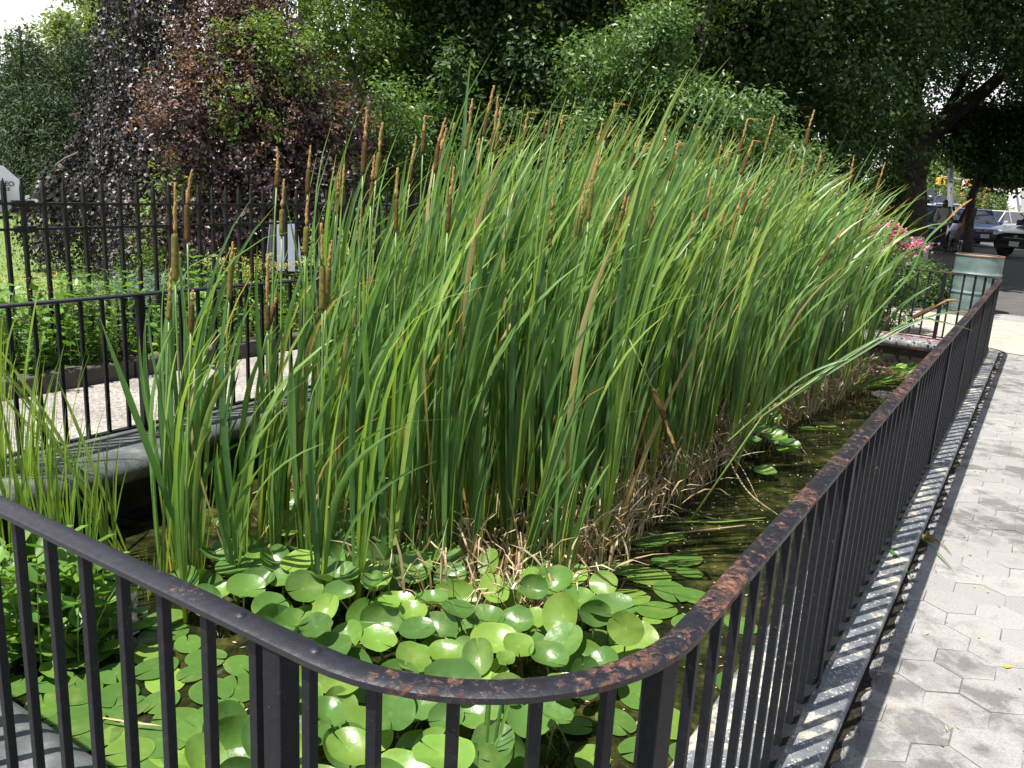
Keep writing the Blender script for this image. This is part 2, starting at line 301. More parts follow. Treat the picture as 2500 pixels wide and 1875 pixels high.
def sweep(prof, name, mat, parent=None, step=.1, smooth=True):
    base_, s = outline(0, step); n = len(base_); k = len(prof); V = []
    for (u, v, nu, nv, _) in base_:
        for o_, z in prof: V.append(P(u+nu*o_, v+nv*o_, z))
    F = [(i*k+j, i*k+(j+1) % k, ((i+1) % n)*k+(j+1) % k, ((i+1) % n)*k+j) for i in range(n) for j in range(k)]
    me = np_mesh(name, V, F, smooth=False); o = link(name, me, mat, parent)
    if smooth:
        me.polygons.foreach_set('use_smooth', [True]*len(me.polygons))
        try: me.set_sharp_from_angle(angle=math.radians(40))
        except Exception: pass
    return o

# ================================================================== SETTING
def ring_ground():
    a, _ = outline(.05, .3); b, n = [], len(a)
    for (u, v, nu, nv, s) in a:
        b.append((u, v))
    V = [P(u, v, -.012) for u, v in b]; cu, cv = (U0+U1)/2, (V0+V1)/2
    for u, v in b:
        d = Vector((u-cu, v-cv)); d.normalize(); V.append(P(cu+d.x*600, cv+d.y*600, -.012))
    F = [(i, (i+1) % n, n+(i+1) % n, n+i) for i in range(n)]
    return link('ground', np_mesh('ground', V, F, smooth=False), M['asphalt'])
tag(ring_ground(), kind='structure')
def sheet(name, quad, z, mat):
    m_ = MB(); m_.add([P(u, v, z) for u, v in quad], [tuple(range(len(quad)))]); return tag(m_.build(name, mat), kind='structure')
def sheetw(name, quad, z, mat):
    m_ = MB(); m_.add([(x, y, z) for x, y in quad], [tuple(range(len(quad)))]); return tag(m_.build(name, mat), kind='structure')
# coping round the pool, wider on the left where it bulges inward
def coping(name, prof, mat):
    base_, s = outline(0, .06); k = len(prof); n = len(base_); V = []
    for (u, v, nu, nv, _) in base_:
        ex = 0
        if nv < -.2: ex = .17*(1/(1+math.exp((u-2.55)/.07)))*(-nv)
        for o_, z in prof: V.append(P(u+nu*(o_-(ex if o_ < 0 else 0)), v+nv*(o_-(ex if o_ < 0 else 0)), z))
    F = [(i*k+j, i*k+(j+1) % k, ((i+1) % n)*k+(j+1) % k, ((i+1) % n)*k+j) for i in range(n) for j in range(k)]
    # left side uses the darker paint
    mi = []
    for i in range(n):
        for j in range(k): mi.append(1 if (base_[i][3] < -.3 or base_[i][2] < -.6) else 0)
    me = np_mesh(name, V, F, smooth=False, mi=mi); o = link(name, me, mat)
    me.polygons.foreach_set('use_smooth', [True]*len(me.polygons))
    try: me.set_sharp_from_angle(angle=math.radians(50))
    except Exception: pass
    return tag(o, kind='structure')
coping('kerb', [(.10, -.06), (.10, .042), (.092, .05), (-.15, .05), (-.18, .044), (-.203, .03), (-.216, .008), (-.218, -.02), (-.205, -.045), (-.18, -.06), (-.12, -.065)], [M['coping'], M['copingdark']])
tag(sweep([(-.17, -.055), (-.17, -1.0), (-.10, -1.0), (-.10, -.055)], 'pool_wall', M['wetwall'], smooth=False), kind='structure')
m_ = MB(); m_.add([P(U0+.05, V0+.05, WZ), P(U1-.05, V0+.05, WZ), P(U1-.05, V1-.05, WZ), P(U0+.05, V1-.05, WZ)], [(0, 1, 2, 3)]); tag(m_.build('water', M['water']), kind='structure')
# hexagonal pavers, each one a bevelled tile
def sdf(u, v):
    cu, cv = (U0+U1)/2, (V0+V1)/2; qx = abs(u-cu)-(U1-U0)/2+RC; qy = abs(v-cv)-(V1-V0)/2+RC
    return math.hypot(max(qx, 0), max(qy, 0))+min(max(qx, qy), 0)-RC
V = []; F = []; R_ = []; CC_ = []; ff = .168; rr = ff/math.sqrt(3); c15 = rr*1.5
for i in range(-18, 160):
    for j in range(-30, 36):
        u = -1.6+i*c15; v = j*ff+(ff/2 if i % 2 else 0)
        if not (-2 < u < 13.5 and v < 4.6) or sdf(u, v) < 0: continue
        if v < -.45 and u > 3: continue
        if u > 8 and v > 3.5: continue
        k0 = len(V); rj = rng.random(); dz = rng.normal(0, .0009); tx, ty = rng.normal(0, .006, 2); pert = rng.normal(0, .0012, (6, 2))
        for rad, z in ((rr-.0012, -.006), (rr-.0012, -.0010), (rr-.0038, 0)):
            for q in range(6):
                a = q*PI/3; du, dv = rad*math.cos(a)+pert[q, 0], rad*math.sin(a)+pert[q, 1]; V.append(P(u+du, v+dv, z+dz+tx*du+ty*dv)); R_.append(rj); CC_.append(0.)
        V.append(P(u, v, dz)); R_.append(rj); CC_.append(1.)
        for lv in range(2):
            for q in range(6):
                a0, a1, a2, a3 = k0+lv*6+q, k0+lv*6+(q+1) % 6, k0+lv*6+6+(q+1) % 6, k0+lv*6+6+q; F.append((a0, a1, a2)); F.append((a0, a2, a3))
        for q in range(6): F.append((k0+12+q, k0+12+(q+1) % 6, k0+18))
me = np_mesh('pavement', V, F, {'r': R_, 'c': CC_}, smooth=False); tag(link('pavement', me, M['paver']), kind='structure')
sheet('pavement_joints', [(-2.2, -6), (-2.2, 5), (13.8, 5), (13.8, -.42), (2.0, -.42), (2.0, -.5), (.66, -.5), (.66, -6)], -.0046, M['joint'])
# pale concrete apron that widens past the far corner, and the shaded walk beyond
sheet('footpath', [(9.62, .12), (9.9, .16), (10.6, .10), (11.8, -.05), (12.6, -.12), (12.6, -6), (9.69, -6), (9.69, -.46)], .006, M['concrete'])
sheet('walk', [(12.6, -8), (12.6, 12), (34, 12), (34, -8)], -.003, M['asphalt'])
sheet('side_path', [(-4, -3.83), (9.69, -3.83), (9.69, -4.93), (-4, -4.93)], .004, M['aggregate'])
# bed kerb, bed, lawn
m_ = MB()
for i in range(22):
    u = -3+i*.62; m_.box(P(u+.3, -5.0+rng.normal(0, .006), .045), (.13, .605, .14), Matrix.Rotation(-AX, 3, 'Z'))
tag(m_.build('bed_kerb', M['bedcurb'], bevel=.012), kind='structure')
sheet('bed_soil', [(-4, -5.05), (12.6, -5.05), (12.6, -7.4), (-4, -7.4)], .03, M['soil'])
LA = onz(-260, 700); LB = onz(-900, 530)
sheetw('lawn', [(-8.5, 3.5), (-3.0, 6.3), (2.0, 14), (3, 30), (-14, 27.5), (-60, 25), (-60, 3.5)], .012, M['lawn'])
sheetw('far_path', [(-14, 27.6), (-60, 25.1), (-60, 26.6), (-14, 29.2)], .016, M['concrete'])
sheetw('road', [(10, 44), (80, 36), (110, 140), (30, 140)], .01, M['road'])

# ================================================================== RAILING
rail = thing('pool_railing', 'low black iron railing with a rusty flat top rail running all round the lily pool', 'railing', P(U0, V1, 0)); RO = Vector(rail.location)
def relv(p): return Vector(p)-RO
def swp(prof, name, mat): 
    o = sweep(prof, name, mat, None, .05); o.data.transform(Matrix.Translation(-RO)); o.parent = rail; return o
swp([(-.021, RZ-.013), (-.021, RZ-.004), (-.014, RZ), (.014, RZ), (.021, RZ-.004), (.021, RZ-.013), (.012, RZ-.017), (-.012, RZ-.017)], 'top_rail', M['ironrail'])
swp([(-.017, .074), (-.017, .084), (.017, .084), (.017, .074)], 'bottom_rail', M['iron'])
PTH, STOT = outline(0, .02); PS = np.array([q[4] for q in PTH])
def at_s(s):
    s = s % STOT; i = int(np.searchsorted(PS, s, side='right'))-1; a = PTH[i]; b = PTH[(i+1) % len(PTH)]; sb = b[4] if b[4] > a[4] else STOT
    f = (s-a[4])/max(sb-a[4], 1e-6); return a[0]+(b[0]-a[0])*f, a[1]+(b[1]-a[1])*f, a[2], a[3]
def upright(mb, s, w_, z0, z1, d_=None):
    u, v, nu, nv = at_s(s); p = P(u, v); nx, ny = UV*nu+VV*nv; rot = Matrix.Rotation(math.atan2(ny, nx), 3, 'Z')
    mb.box(relv((p[0], p[1], (z0+z1)/2)), (w_, d_ or w_, z1-z0), rot); return p
posts = [-.667, -.08] + [1.165+1.225*i for i in range(6)] + [8.88, 10.05, 11.2] + [11.986+6.79+1.225*i for i in range(-5, 2)] + [STOT-.667-1.2, STOT-.667-2.3]
for s in posts:
    b = MB(); upright(b, s, .036, CZ, RZ-.016); b.build('post', M['iron'], rail, bevel=.002)
bal = []
for i in range(int(STOT/.107)):
    s = i*.107+.035
    if min(abs(((s-q+STOT/2) % STOT)-STOT/2) for q in posts) < .045: continue
    u, v, _, _ = at_s(s); p = np.array(P(u, v, .4)); q = p-np.array([0, 0, CAMH]); dd = q@_fw; x = 1250+FPX*(q@CR)/dd if dd > .1 else 9999
    vis = dd > .1 and -60 < x < 2560; bal.append((0 if vis else 1, float(np.linalg.norm(q)), s))
bal.sort(); rest = MB()
for i, (_, _, s) in enumerate(bal):
    if i < 100:
        b = MB(); upright(b, s, .0165, .083, RZ-.016); b.build('baluster', M['iron'], rail, bevel=.0015)
    else: upright(rest, s, .0165, .083, RZ-.016)
tag(rest.build('balusters', M['iron'], rail), kind='stuff')
for s in (-.60, -.75, -.155, -.03, 1.12, 2.37):
    u, v, nu, nv = at_s(s); b = MB(); p = relv(P(u, v, RZ-.002))
    b.lathe([(0.0095, 0), (.0085, .003), (.005, .0052), (.0001, .006)], p, 12); b.build('bolt', M['ironrail'], rail, smooth=True)

# ================================================================== PICKET FENCE
FA = math.radians(25); FD = np.array([math.sin(FA), math.cos(FA), 0]); F0 = onz(88, 905); FN = np.array([FD[1], -FD[0], 0])
fy = F0[1]; fz = [float(aty(88, y, fy)[2]) for y in (438, 499, 561, 789, 868)]
fence = thing('picket_fence', 'tall black iron picket fence with spear points behind the planted bed', 'fence', tuple(F0))
def fp(s, z, off=0): return Vector(FD*s+FN*off+np.array([0, 0, z]))
for nm, z in zip(('rail',)*4, fz[1:]):
    b = MB(); b.bar(fp(-3.0, z), fp(16, z), .034, .016); b.build(nm, M['ironfence'], fence)
rest = MB(); k = 0
def picket(b, s, zt, w_=.023, z0=0.):
    h = w_/2; rz = Matrix.Rotation(-FA, 3, 'Z'); prof = [(z0, h), (zt-.075, h), (zt-.06, h*1.05), (zt, .002)]; vs = []
    for z, r in prof:
        for a, c_ in ((-1, -1), (1, -1), (1, 1), (-1, 1)): q = rz @ Vector((a*r, c_*r, 0)); vs.append(fp(s, z)+q)
    b.add(vs, [(i*4+j, i*4+(j+1) % 4, (i+1)*4+(j+1) % 4, (i+1)*4+j) for i in range(3) for j in range(4)]+[(12, 13, 14, 15)])
for i in range(-18, 110):
    s = i*.146
    if i == -1: s = -.118
    q = np.array(F0)+FD*s+np.array([0, 0, .9-CAMH]); 
    if k < 90 and -4 <= i: b = MB(); picket(b, s, fz[0]); b.build('picket', M['ironfence'], fence); k += 1
    else: picket(rest, s, fz[0])
    if 0 < i < 60: picket(rest, s+.073, fz[3]+.11, .016, .05)
tag(rest.build('pickets', M['ironfence'], fence), kind='stuff')
for z in fz[1:3]:
    for s in (-.04, .05):
        b = MB(); b.box(fp(s, z, .0), (.05, .045, .042), Matrix.Rotation(-FA, 3, 'Z')); b.build('hinge', M['ironfence'], fence, bevel=.006)
# octagonal sign hung on the fence
sg = aty(-15, 460, fy-.08); wd = 111/FPX*float(np.dot(sg-np.array([0, 0, CAMH]), _fw))
sign = thing('warning_sign', 'white octagonal sign with black lettering hung on the fence at the left edge', 'sign', tuple(sg))
ry = math.atan2(-sg[0], sg[1])*1.0
sign.rotation_euler = (0, 0, ry)
b = MB(); R8 = wd/2/math.cos(PI/8); vs = []
for yy in (0, .004): vs += [(R8*math.cos(PI/8+i*PI/4), yy, R8*math.sin(PI/8+i*PI/4)) for i in range(8)]
b.add(vs, [tuple(range(8)), tuple(range(15, 7, -1))]+[(i, (i+1) % 8, 8+(i+1) % 8, 8+i) for i in range(8)]); b.build('plate', M['white'], sign)
def text(body, size, x, z, parent, name='lettering', mat='black', width=None, y=-.002, rot=(PI/2, 0, 0)):
    cu = bpy.data.curves.new('txt', 'FONT'); cu.body = body; cu.size = size; cu.align_x = 'CENTER'; cu.align_y = 'CENTER'; cu.offset = size*.018; cu.extrude = .0004
    o = bpy.data.objects.new('txt', cu); COL.objects.link(o); bpy.context.view_layer.update()
    me = bpy.data.meshes.new_from_object(o.evaluated_get(bpy.context.evaluated_depsgraph_get())); bpy.data.objects.remove(o)
    n = link(name, me, M[mat], parent); n.rotation_euler = rot; n.location = (x, y, z)
    xs = [q.co.x for q in me.vertices]
    if width: n.scale = (width/(max(xs)-min(xs)),)*3
    return n
px = wd/111
text('VIDEO', .05, (29-23+15)*px, 12*px, sign, width=46*px); text('SURVEILLANCE', .03, (19-37+15)*px, -.5*px, sign, width=74*px)
b = MB(); b.box((0, -.003, -31*px), (36*px, .002, 9*px)); b.build('emblem', M['black'], sign)
b = MB(); b.bar((0, .03, -wd*.75), (0, .03, wd*.3), .03); b.bar((-.02, .03, -wd*.64), (.09, .03, -wd*.62), .02); b.build('bracket', M['ironfence'], sign)

# ================================================================== FOLIAGE GENERATORS
def unit(a): return a/np.maximum(np.linalg.norm(a, axis=-1, keepdims=True), 1e-9)
WIND = np.array([1.0, .12])
def blades(p0, hv, bend, wind, Ln, W, face, twist, nseg=8, cs=2, prof='reed', droop=0., rr=None, rg=rng):
    """many blades at once: p0 (n,3) base, hv/bend (n,2) start lean and growing lean, wind (n,) amount, Ln/W/face/twist (n,)"""
    n = len(p0); t = np.linspace(0, 1, nseg+1); tm = (t[:-1]+t[1:])/2
    H = hv[:, None, :]+bend[:, None, :]*(tm[None, :, None]**1.6)+WIND[None, None, :]*(wind[:, None]*tm[None, :]**3.6*1.9)[:, :, None]
    up = 1-(np.asarray(droop)*np.ones(n))[:, None]*tm[None, :]**3
    D = unit(np.concatenate([H, up[:, :, None]], 2)); C = np.zeros((n, nseg+1, 3)); C[:, 0] = p0
    C[:, 1:] = p0[:, None, :]+np.cumsum(D*(Ln/nseg)[:, None, None], 1)
    T = np.concatenate([D[:, :1], (D[:, 1:]+D[:, :-1])/2, D[:, -1:]], 1)
    fa = face[:, None]+twist[:, None]*t[None, :]; s0 = np.stack([np.cos(fa), np.sin(fa), np.zeros_like(fa)], 2)
    s_ = unit(s0-T*(s0*T).sum(2, keepdims=True)); nn = np.cross(T, s_)
    if prof == 'reed': w_ = np.clip(.60+.9*t, 0, 1)*np.clip((1.0-t)/.26, 0, 1)**.72
    elif prof == 'sword': w_ = np.clip(.8+.5*t, 0, 1)*np.clip((1.0-t)/.6, 0, 1)**.8
    else: w_ = np.sin(PI*np.clip(t*.93+.05, 0, 1))**.8
    hw = (W[:, None]*w_[None, :]/2+.0004)[:, :, None]
    if cs == 2: Vt = np.stack([C-s_*hw, C+s_*hw], 2); k = 2
    else: Vt = np.stack([C-s_*hw+nn*hw*.35, C, C+s_*hw+nn*hw*.35], 2); k = 3
    idx = np.arange(n*(nseg+1)*k).reshape(n, nseg+1, k); F = []
    for j in range(k-1): F.append(np.stack([idx[:, :-1, j], idx[:, :-1, j+1], idx[:, 1:, j+1], idx[:, 1:, j]], -1).reshape(-1, 4))
    F = np.concatenate(F); tt = np.broadcast_to(t[None, :, None], (n, nseg+1, k)).reshape(-1)
    if rr is None: rr = rg.random(n)
    ra = np.broadcast_to(rr[:, None, None], (n, nseg+1, k)).reshape(-1)
    return Vt.reshape(-1, 3), F, tt, ra
def cat_meshes(parts):
    V = []; F = []; T = []; R = []; k = 0
    for v, f, t, r in parts: V.append(v); F.append(f+k); T.append(t); R.append(r); k += len(v)
    return np.concatenate(V), np.concatenate(F), np.concatenate(T), np.concatenate(R)
def shoot(n, h, W=.016, spread=.05, wind=.35, rg=rng, origin=(0, 0, 0), base_sp=.012, lean=(0, 0)):
    p0 = np.zeros((n, 3)); ang = rg.random(n)*2*PI; p0[:, 0] = np.cos(ang)*base_sp*rg.random(n); p0[:, 1] = np.sin(ang)*base_sp*rg.random(n); p0 += np.array(origin)
    sp = spread*(.3+rg.random(n)); hv = np.stack([np.cos(ang)*sp, np.sin(ang)*sp], 1)+np.array(lean)
    wild = (rg.random(n) < .2)[:, None]; hv = hv+wild*rg.normal(0, .09, (n, 2)); bend = hv*.3+rg.normal(0, .04, (n, 2))+wild*rg.normal(0, .12, (n, 2)); Ln = h*(.58+.50*rg.random(n)**.7)
    return dict(p0=p0, hv=hv, bend=bend, wind=wind*(.1+1.5*rg.random(n)), Ln=Ln, W=W*(.75+.5*rg.random(n)), face=ang+PI/2+rg.normal(0, .5, n), twist=rg.normal(0, 1.1, n), droop=np.where(rg.random(n) < .10, .9, .12))
def ellip_points(ells, n, rg, shell=.75):
    """ells: (cx,cy,cz,rx,ry,rz). points biased to the shell"""
    E_ = np.array(ells, float); wts = (E_[:, 3]*E_[:, 4]+E_[:, 3]*E_[:, 5]+E_[:, 4]*E_[:, 5]); ch = rg.choice(len(E_), n, p=wts/wts.sum())
    d = unit(rg.normal(size=(n, 3))); r = 1-(1-shell)*2*np.abs(rg.normal(0, .45, n)); r = np.clip(r, .1, 1.08)
    e = E_[ch]; bump_ = 1+.16*np.sin(d[:, 0]*7+ch)*np.cos(d[:, 2]*6+ch*2)+.10*np.sin(d[:, 1]*13+ch*3)
    return e[:, :3]+d*e[:, 3:6]*(r*bump_)[:, None], d, ch
def leaves(P0, nrm, axis, ln, wd, rg, six=False, rr=None, cup=.12):
    """leaf cards with real fold: centre base P0, normal, axis"""
    n = len(P0); axis = unit(axis-nrm*(axis*nrm).sum(1, keepdims=True)); sd = np.cross(nrm, axis); ln = ln[:, None]; wd = wd[:, None]
    if six:
        pts = [P0, P0+axis*ln*.3-sd*wd*.48+nrm*wd*cup, P0+axis*ln*.7-sd*wd*.42+nrm*wd*cup*.8, P0+axis*ln-nrm*ln*.06, P0+axis*ln*.7+sd*wd*.42+nrm*wd*cup*.8, P0+axis*ln*.3+sd*wd*.48+nrm*wd*cup]; k = 6
        V = np.stack(pts, 1).reshape(-1, 3); b = np.arange(n)[:, None]*6; F = np.concatenate([b+np.array([[0, 1, 2, 3]]), b+np.array([[0, 3, 4, 5]])]); t = np.tile([0, .3, .7, 1, .7, .3], n)
    else:
        pts = [P0, P0+axis*ln*.45-sd*wd*.5+nrm*wd*cup, P0+axis*ln, P0+axis*ln*.45+sd*wd*.5+nrm*wd*cup]; k = 4
        V = np.stack(pts, 1).reshape(-1, 3); b = np.arange(n)[:, None]*4; F = b+np.array([[0, 1, 2, 3]]); t = np.tile([0, .5, 1, .5], n)
    if rr is None: rr = rg.random(n)
    return V, F, t, np.repeat(rr, k)
def crown(name, ells, ncl, per, size, mat, parent=None, seed=1, crad=.25, shell=.75, upw=.7, asp=.55, kind=None, keep=None, six=False, droop=0., rbias=0.):
    rg = np.random.default_rng(seed); C, d, ch = ellip_points(ells, int(ncl*1.35), rg, shell)
    sc_ = 1.9/max(.25, crad*3.2); g9 = np.sin(C[:, 0]*sc_*2.1+1.7*np.sin(C[:, 1]*sc_*1.3+seed))+np.sin(C[:, 2]*sc_*2.4+1.5*np.sin(C[:, 0]*sc_*1.6))+np.sin(C[:, 1]*sc_*2.3+seed+C[:, 2]*sc_); mk = g9 > -.75+rg.normal(0, .25, len(C)); C = C[mk]; d = d[mk]
    if keep is not None: mk = keep(C); C = C[mk]; d = d[mk]
    n = len(C); rc = rg.random(n)
    dirs = unit(d*.8+rg.normal(0, .7, (n, 3))+np.array([0, 0, -droop])); P0 = np.repeat(C, per, 0)+rg.normal(0, 1, (n*per, 3))*crad*.45+np.repeat(dirs, per, 0)*(rg.random((n*per, 1))*2-1)*crad
    axis = unit(np.repeat(dirs, per, 0)*.7+rg.normal(0, .75, (n*per, 3))+np.array([0, 0, -.25-droop]))
    nrm = unit(np.array([0, 0, upw])+np.repeat(d, per, 0)*.45+rg.normal(0, .45, (n*per, 3)))
    ln = size*(.6+.7*rg.random(n*per)); rr = np.clip(np.repeat(rc, per)*.45+rg.random(n*per)*.55+rbias, 0, 1)
    V, F, t, r = leaves(P0, nrm, axis, ln, ln*asp, rg, six, rr)
    return link(name, np_mesh(name, V, F, {'t': t, 'r': r}, smooth=False), mat, parent)
def limbs(name, root, forks, mat, parent=None, seed=1, wob=.06, n=9):
    """forks: list of (start, end, r0, r1)"""
    rg = random.Random(seed); b = MB()
    for a, c, r0, r1 in forks:
        a = Vector(a); c = Vector(c); L_ = (c-a).length; pts = []; rad = []; k = 7; off = Vector((0, 0, 0))
        for i in range(k+1):
            f = i/k; off += Vector((rg.gauss(0, 1), rg.gauss(0, 1), rg.gauss(0, .5)))*wob*L_/k*(1 if 0 < i < k else .3)
            pts.append(a.lerp(c, f)+off); rad.append(r0+(r1-r0)*f)
        b.tube(pts, rad, n)
    return b.build(name, mat, parent, smooth=True)
def tree(name, label, cat, loc, ells, trunk, cr, group=None, limb_r=.03, seed=1, bark='bark', extra=None):
    """ells relative to loc; trunk: list of (start,end,r0,r1) relative; cr: dict for crown()"""
    t = thing(name, label, cat, loc, 0, group)
    fk = list(trunk); top = Vector(trunk[0][1])
    for i, e in enumerate(ells):
        st = Vector(trunk[i % len(trunk)][1]); fk.append((st*.85+Vector(trunk[i % len(trunk)][0])*.15, (e[0], e[1], e[2]), limb_r*1.6, limb_r*.35))
        rg = random.Random(seed+i)
        for _ in range(3): fk.append(((e[0], e[1], e[2]-.1), (e[0]+rg.uniform(-.8, .8)*e[3], e[1]+rg.uniform(-.8, .8)*e[4], e[2]+rg.uniform(-.5, .8)*e[5]), limb_r*.6, limb_r*.15))
    limbs('trunk', t, fk, M[bark], t, seed, n=7)
    crown('crown', ells, parent=t, seed=seed, **cr)
    if extra: extra(t)
    return t

# ================================================================== CATTAILS
INK = lambda p: (U0+.3 < touv(p)[0] < U1-.25 and V0+.3 < touv(p)[1] < V1-.25)
def clampin(x, y):
    u, v = touv((x, y)); u = min(max(u, U0+.35), U1-.3); v = min(max(v, V0+.3), V1-.32); return P(u, v)[:2]
# flower spikes as read off the photograph: tip, top and bottom of the brown part (2500 px frame), forward distance
Z1 = 2.37
def z1(x, y): return (x/Z1, y/Z1)
def z2(x, y): return (800+x/Z1, y/Z1)
def z3(x, y): return (1600+x/Z1, y/Z1)
def z4(x, y): return (x/Z1, 600+y/Z1)
SP = [(z1, (1015, 1055), (1010, 1350), (1015, 1630), 3.0, 'g'), (z1, (1110, 980), (1080, 1180), (1085, 1400), 3.25, ''), (z1, (1605, 850), (1605, 1000), (1600, 1080), 3.9, ''), (z1, (1645, 1035), (1632, 1210), (1630, 1370), 3.6, 'g'),
      (z1, (1797, 840), (1785, 980), (1780, 1120), 3.9, ''), (z1, (1780, 1150), (1773, 1310), (1768, 1470), 3.5, 'g'), (z1, (1860, 1290), (1865, 1530), (1865, 1800), 3.1, 'g'), (z1, (1920, 1390), (1900, 1545), (1885, 1780), 3.15, 'g'),
      (z1, (2125, 635), (2110, 820), (2100, 1010), 3.6, ''), (z1, (1350, 1400), (1340, 1500), (1325, 1740), 3.3, 'g'), (z4, (1550, 60), (1545, 340), (1550, 490), 3.2, ''), (z4, (1610, 270), (1590, 340), (1555, 470), 3.25, ''), (z4, (1115, 260), (1110, 330), (1105, 500), 2.9, ''),
      (z4, (990, 130), (982, 320), (978, 430), 3.1, 'g'), (z1, (1955, 1000), (1955, 1110), (1945, 1240), 4.2, 'g'), (z1, (1972, 960), (1965, 1080), (1955, 1210), 4.3, 'g'), (z1, (1992, 950), (1985, 1070), (1975, 1200), 4.2, 'g'),
      (z2, (315, 710), (297, 880), (280, 1040), 3.6, 'g'), (z2, (270, 900), (258, 1050), (250, 1190), 3.7, ''), (z2, (405, 970), (398, 1150), (395, 1340), 3.4, ''), (z2, (198, 1200), (192, 1300), (190, 1440), 3.7, 'g'),
      (z2, (515, 790), (487, 960), (475, 1060), 4.2, ''), (z2, (600, 648), (556, 770), (550, 890), 4.4, 'b'), (z2, (683, 680), (640, 830), (620, 1000), 3.7, ''), (z2, (690, 740), (657, 870), (645, 990), 4.2, ''), (z2, (735, 710), (698, 900), (685, 1010), 4.3, ''),
      (z2, (838, 570), (820, 710), (798, 860), 3.9, 'g'), (z2, (963, 495), (925, 660), (900, 790), 3.9, ''), (z2, (985, 560), (965, 760), (945, 880), 4.0, ''), (z2, (1002, 620), (985, 760), (965, 880), 4.3, 'g'), (z2, (878, 800), (870, 960), (848, 1080), 4.2, ''),
      (z2, (730, 965), (710, 1140), (693, 1345), 3.4, ''), (z2, (860, 1240), (848, 1420), (830, 1600), 3.6, 'g'), (z2, (1165, 608), (1138, 770), (1122, 860), 5.0, 'b'), (z2, (1237, 1030), (1227, 1110), (1217, 1230), 4.6, 'g'), (z2, (1305, 1115), (1294, 1270), (1282, 1435), 3.8, 'g'),
      (z2, (1575, 870), (1532, 1050), (1508, 1280), 3.6, 'g'), (z2, (1490, 1065), (1468, 1245), (1448, 1425), 3.8, 'g'), (z2, (1635, 1140), (1617, 1275), (1600, 1410), 4.1, 'g'), (z2, (1735, 1090), (1702, 1220), (1672, 1345), 4.2, 'g'), (z2, (1752, 1090), (1724, 1255), (1700, 1390), 4.2, ''),
      (z2, (1682, 565), (1632, 710), (1603, 810), 4.6, 'b'), (z2, (1590, 710), (1560, 840), (1525, 970), 4.6, ''), (z2, (1400, 662), (1350, 740), (1335, 840), 5.2, 'b'), (z2, (1293, 705), (1262, 735), (1240, 830), 5.4, 'b'), (z2, (1755, 705), (1705, 820), (1670, 930), 5.0, ''),
      (z2, (1805, 780), (1772, 880), (1745, 980), 5.2, ''), (z2, (1835, 800), (1808, 900), (1765, 985), 5.0, 'b'), (z2, (1960, 720), (1932, 830), (1905, 920), 5.5, 'g'), (z2, (2058, 815), (2012, 900), (1975, 1040), 4.6, 'b'), (z2, (2125, 720), (2090, 840), (2070, 930), 5.4, ''),
      (z2, (1830, 1490), (1817, 1600), (1805, 1740), 4.2, 'g'), (z2, (1900, 1130), (1880, 1240), (1858, 1345), 4.8, ''), (z2, (2040, 1130), (2028, 1240), (2020, 1310), 5.6, ''), (z2, (1950, 1140), (1940, 1220), (1930, 1310), 5.6, 'g'), (z2, (2120, 1240), (2108, 1320), (2095, 1440), 5.2, 'g'),
      (z3, (262, 712), (200, 830), (175, 920), 5.0, 'b'), (z3, (155, 818), (115, 910), (75, 1050), 4.7, 'b'), (z3, (550, 650), (505, 800), (480, 890), 5.6, 'b'), (z3, (572, 785), (535, 900), (495, 1010), 5.0, 'b'), (z3, (690, 670), (655, 790), (630, 880), 5.8, 'g'),
      (z3, (920, 635), (888, 740), (868, 850), 5.8, ''), (z3, (800, 810), (780, 900), (765, 980), 6.2, 'g'), (z3, (860, 900), (847, 1020), (830, 1110), 6.4, ''), (z3, (325, 1020), (302, 1160), (280, 1280), 4.9, ''), (z3, (505, 1100), (470, 1230), (430, 1390), 4.5, 'g'),
      (z3, (590, 1010), (532, 1140), (498, 1245), 5.0, ''), (z3, (685, 1040), (617, 1210), (583, 1310), 5.0, ''), (z3, (410, 1180), (372, 1300), (348, 1390), 5.0, 'g'), (z3, (590, 1320), (570, 1400), (530, 1500), 5.2, ''), (z3, (1330, 940), (1300, 1030), (1275, 1110), 7.4, 'g'),
      (z3, (1230, 1150), (1205, 1250), (1175, 1350), 6.9, ''), (z3, (1088, 1320), (1030, 1410), (945, 1540), 5.2, ''), (z3, (1150, 900), (1138, 970), (1125, 1050), 7.4, 'g'), (z3, (60, 720), (40, 820), (20, 920), 5.4, 'g'), (z3, (445, 870), (410, 930), (393, 1010), 5.4, 'b'),
      (z3, (220, 1220), (205, 1330), (185, 1430), 5.0, 'g'), (z3, (965, 870), (945, 950), (925, 1030), 6.6, 'g'), (z3, (270, 735), (250, 830), (235, 920), 5.8, 'g'), (z3, (385, 820), (370, 890), (355, 980), 5.8, 'g')]
def hermite(a, ta, b, tb, n):
    out = []
    for i in range(n+1):
        s = i/n; out.append(a*(2*s**3-3*s*s+1)+ta*(s**3-2*s*s+s)+b*(-2*s**3+3*s*s)+tb*(s**3-s*s))
    return out
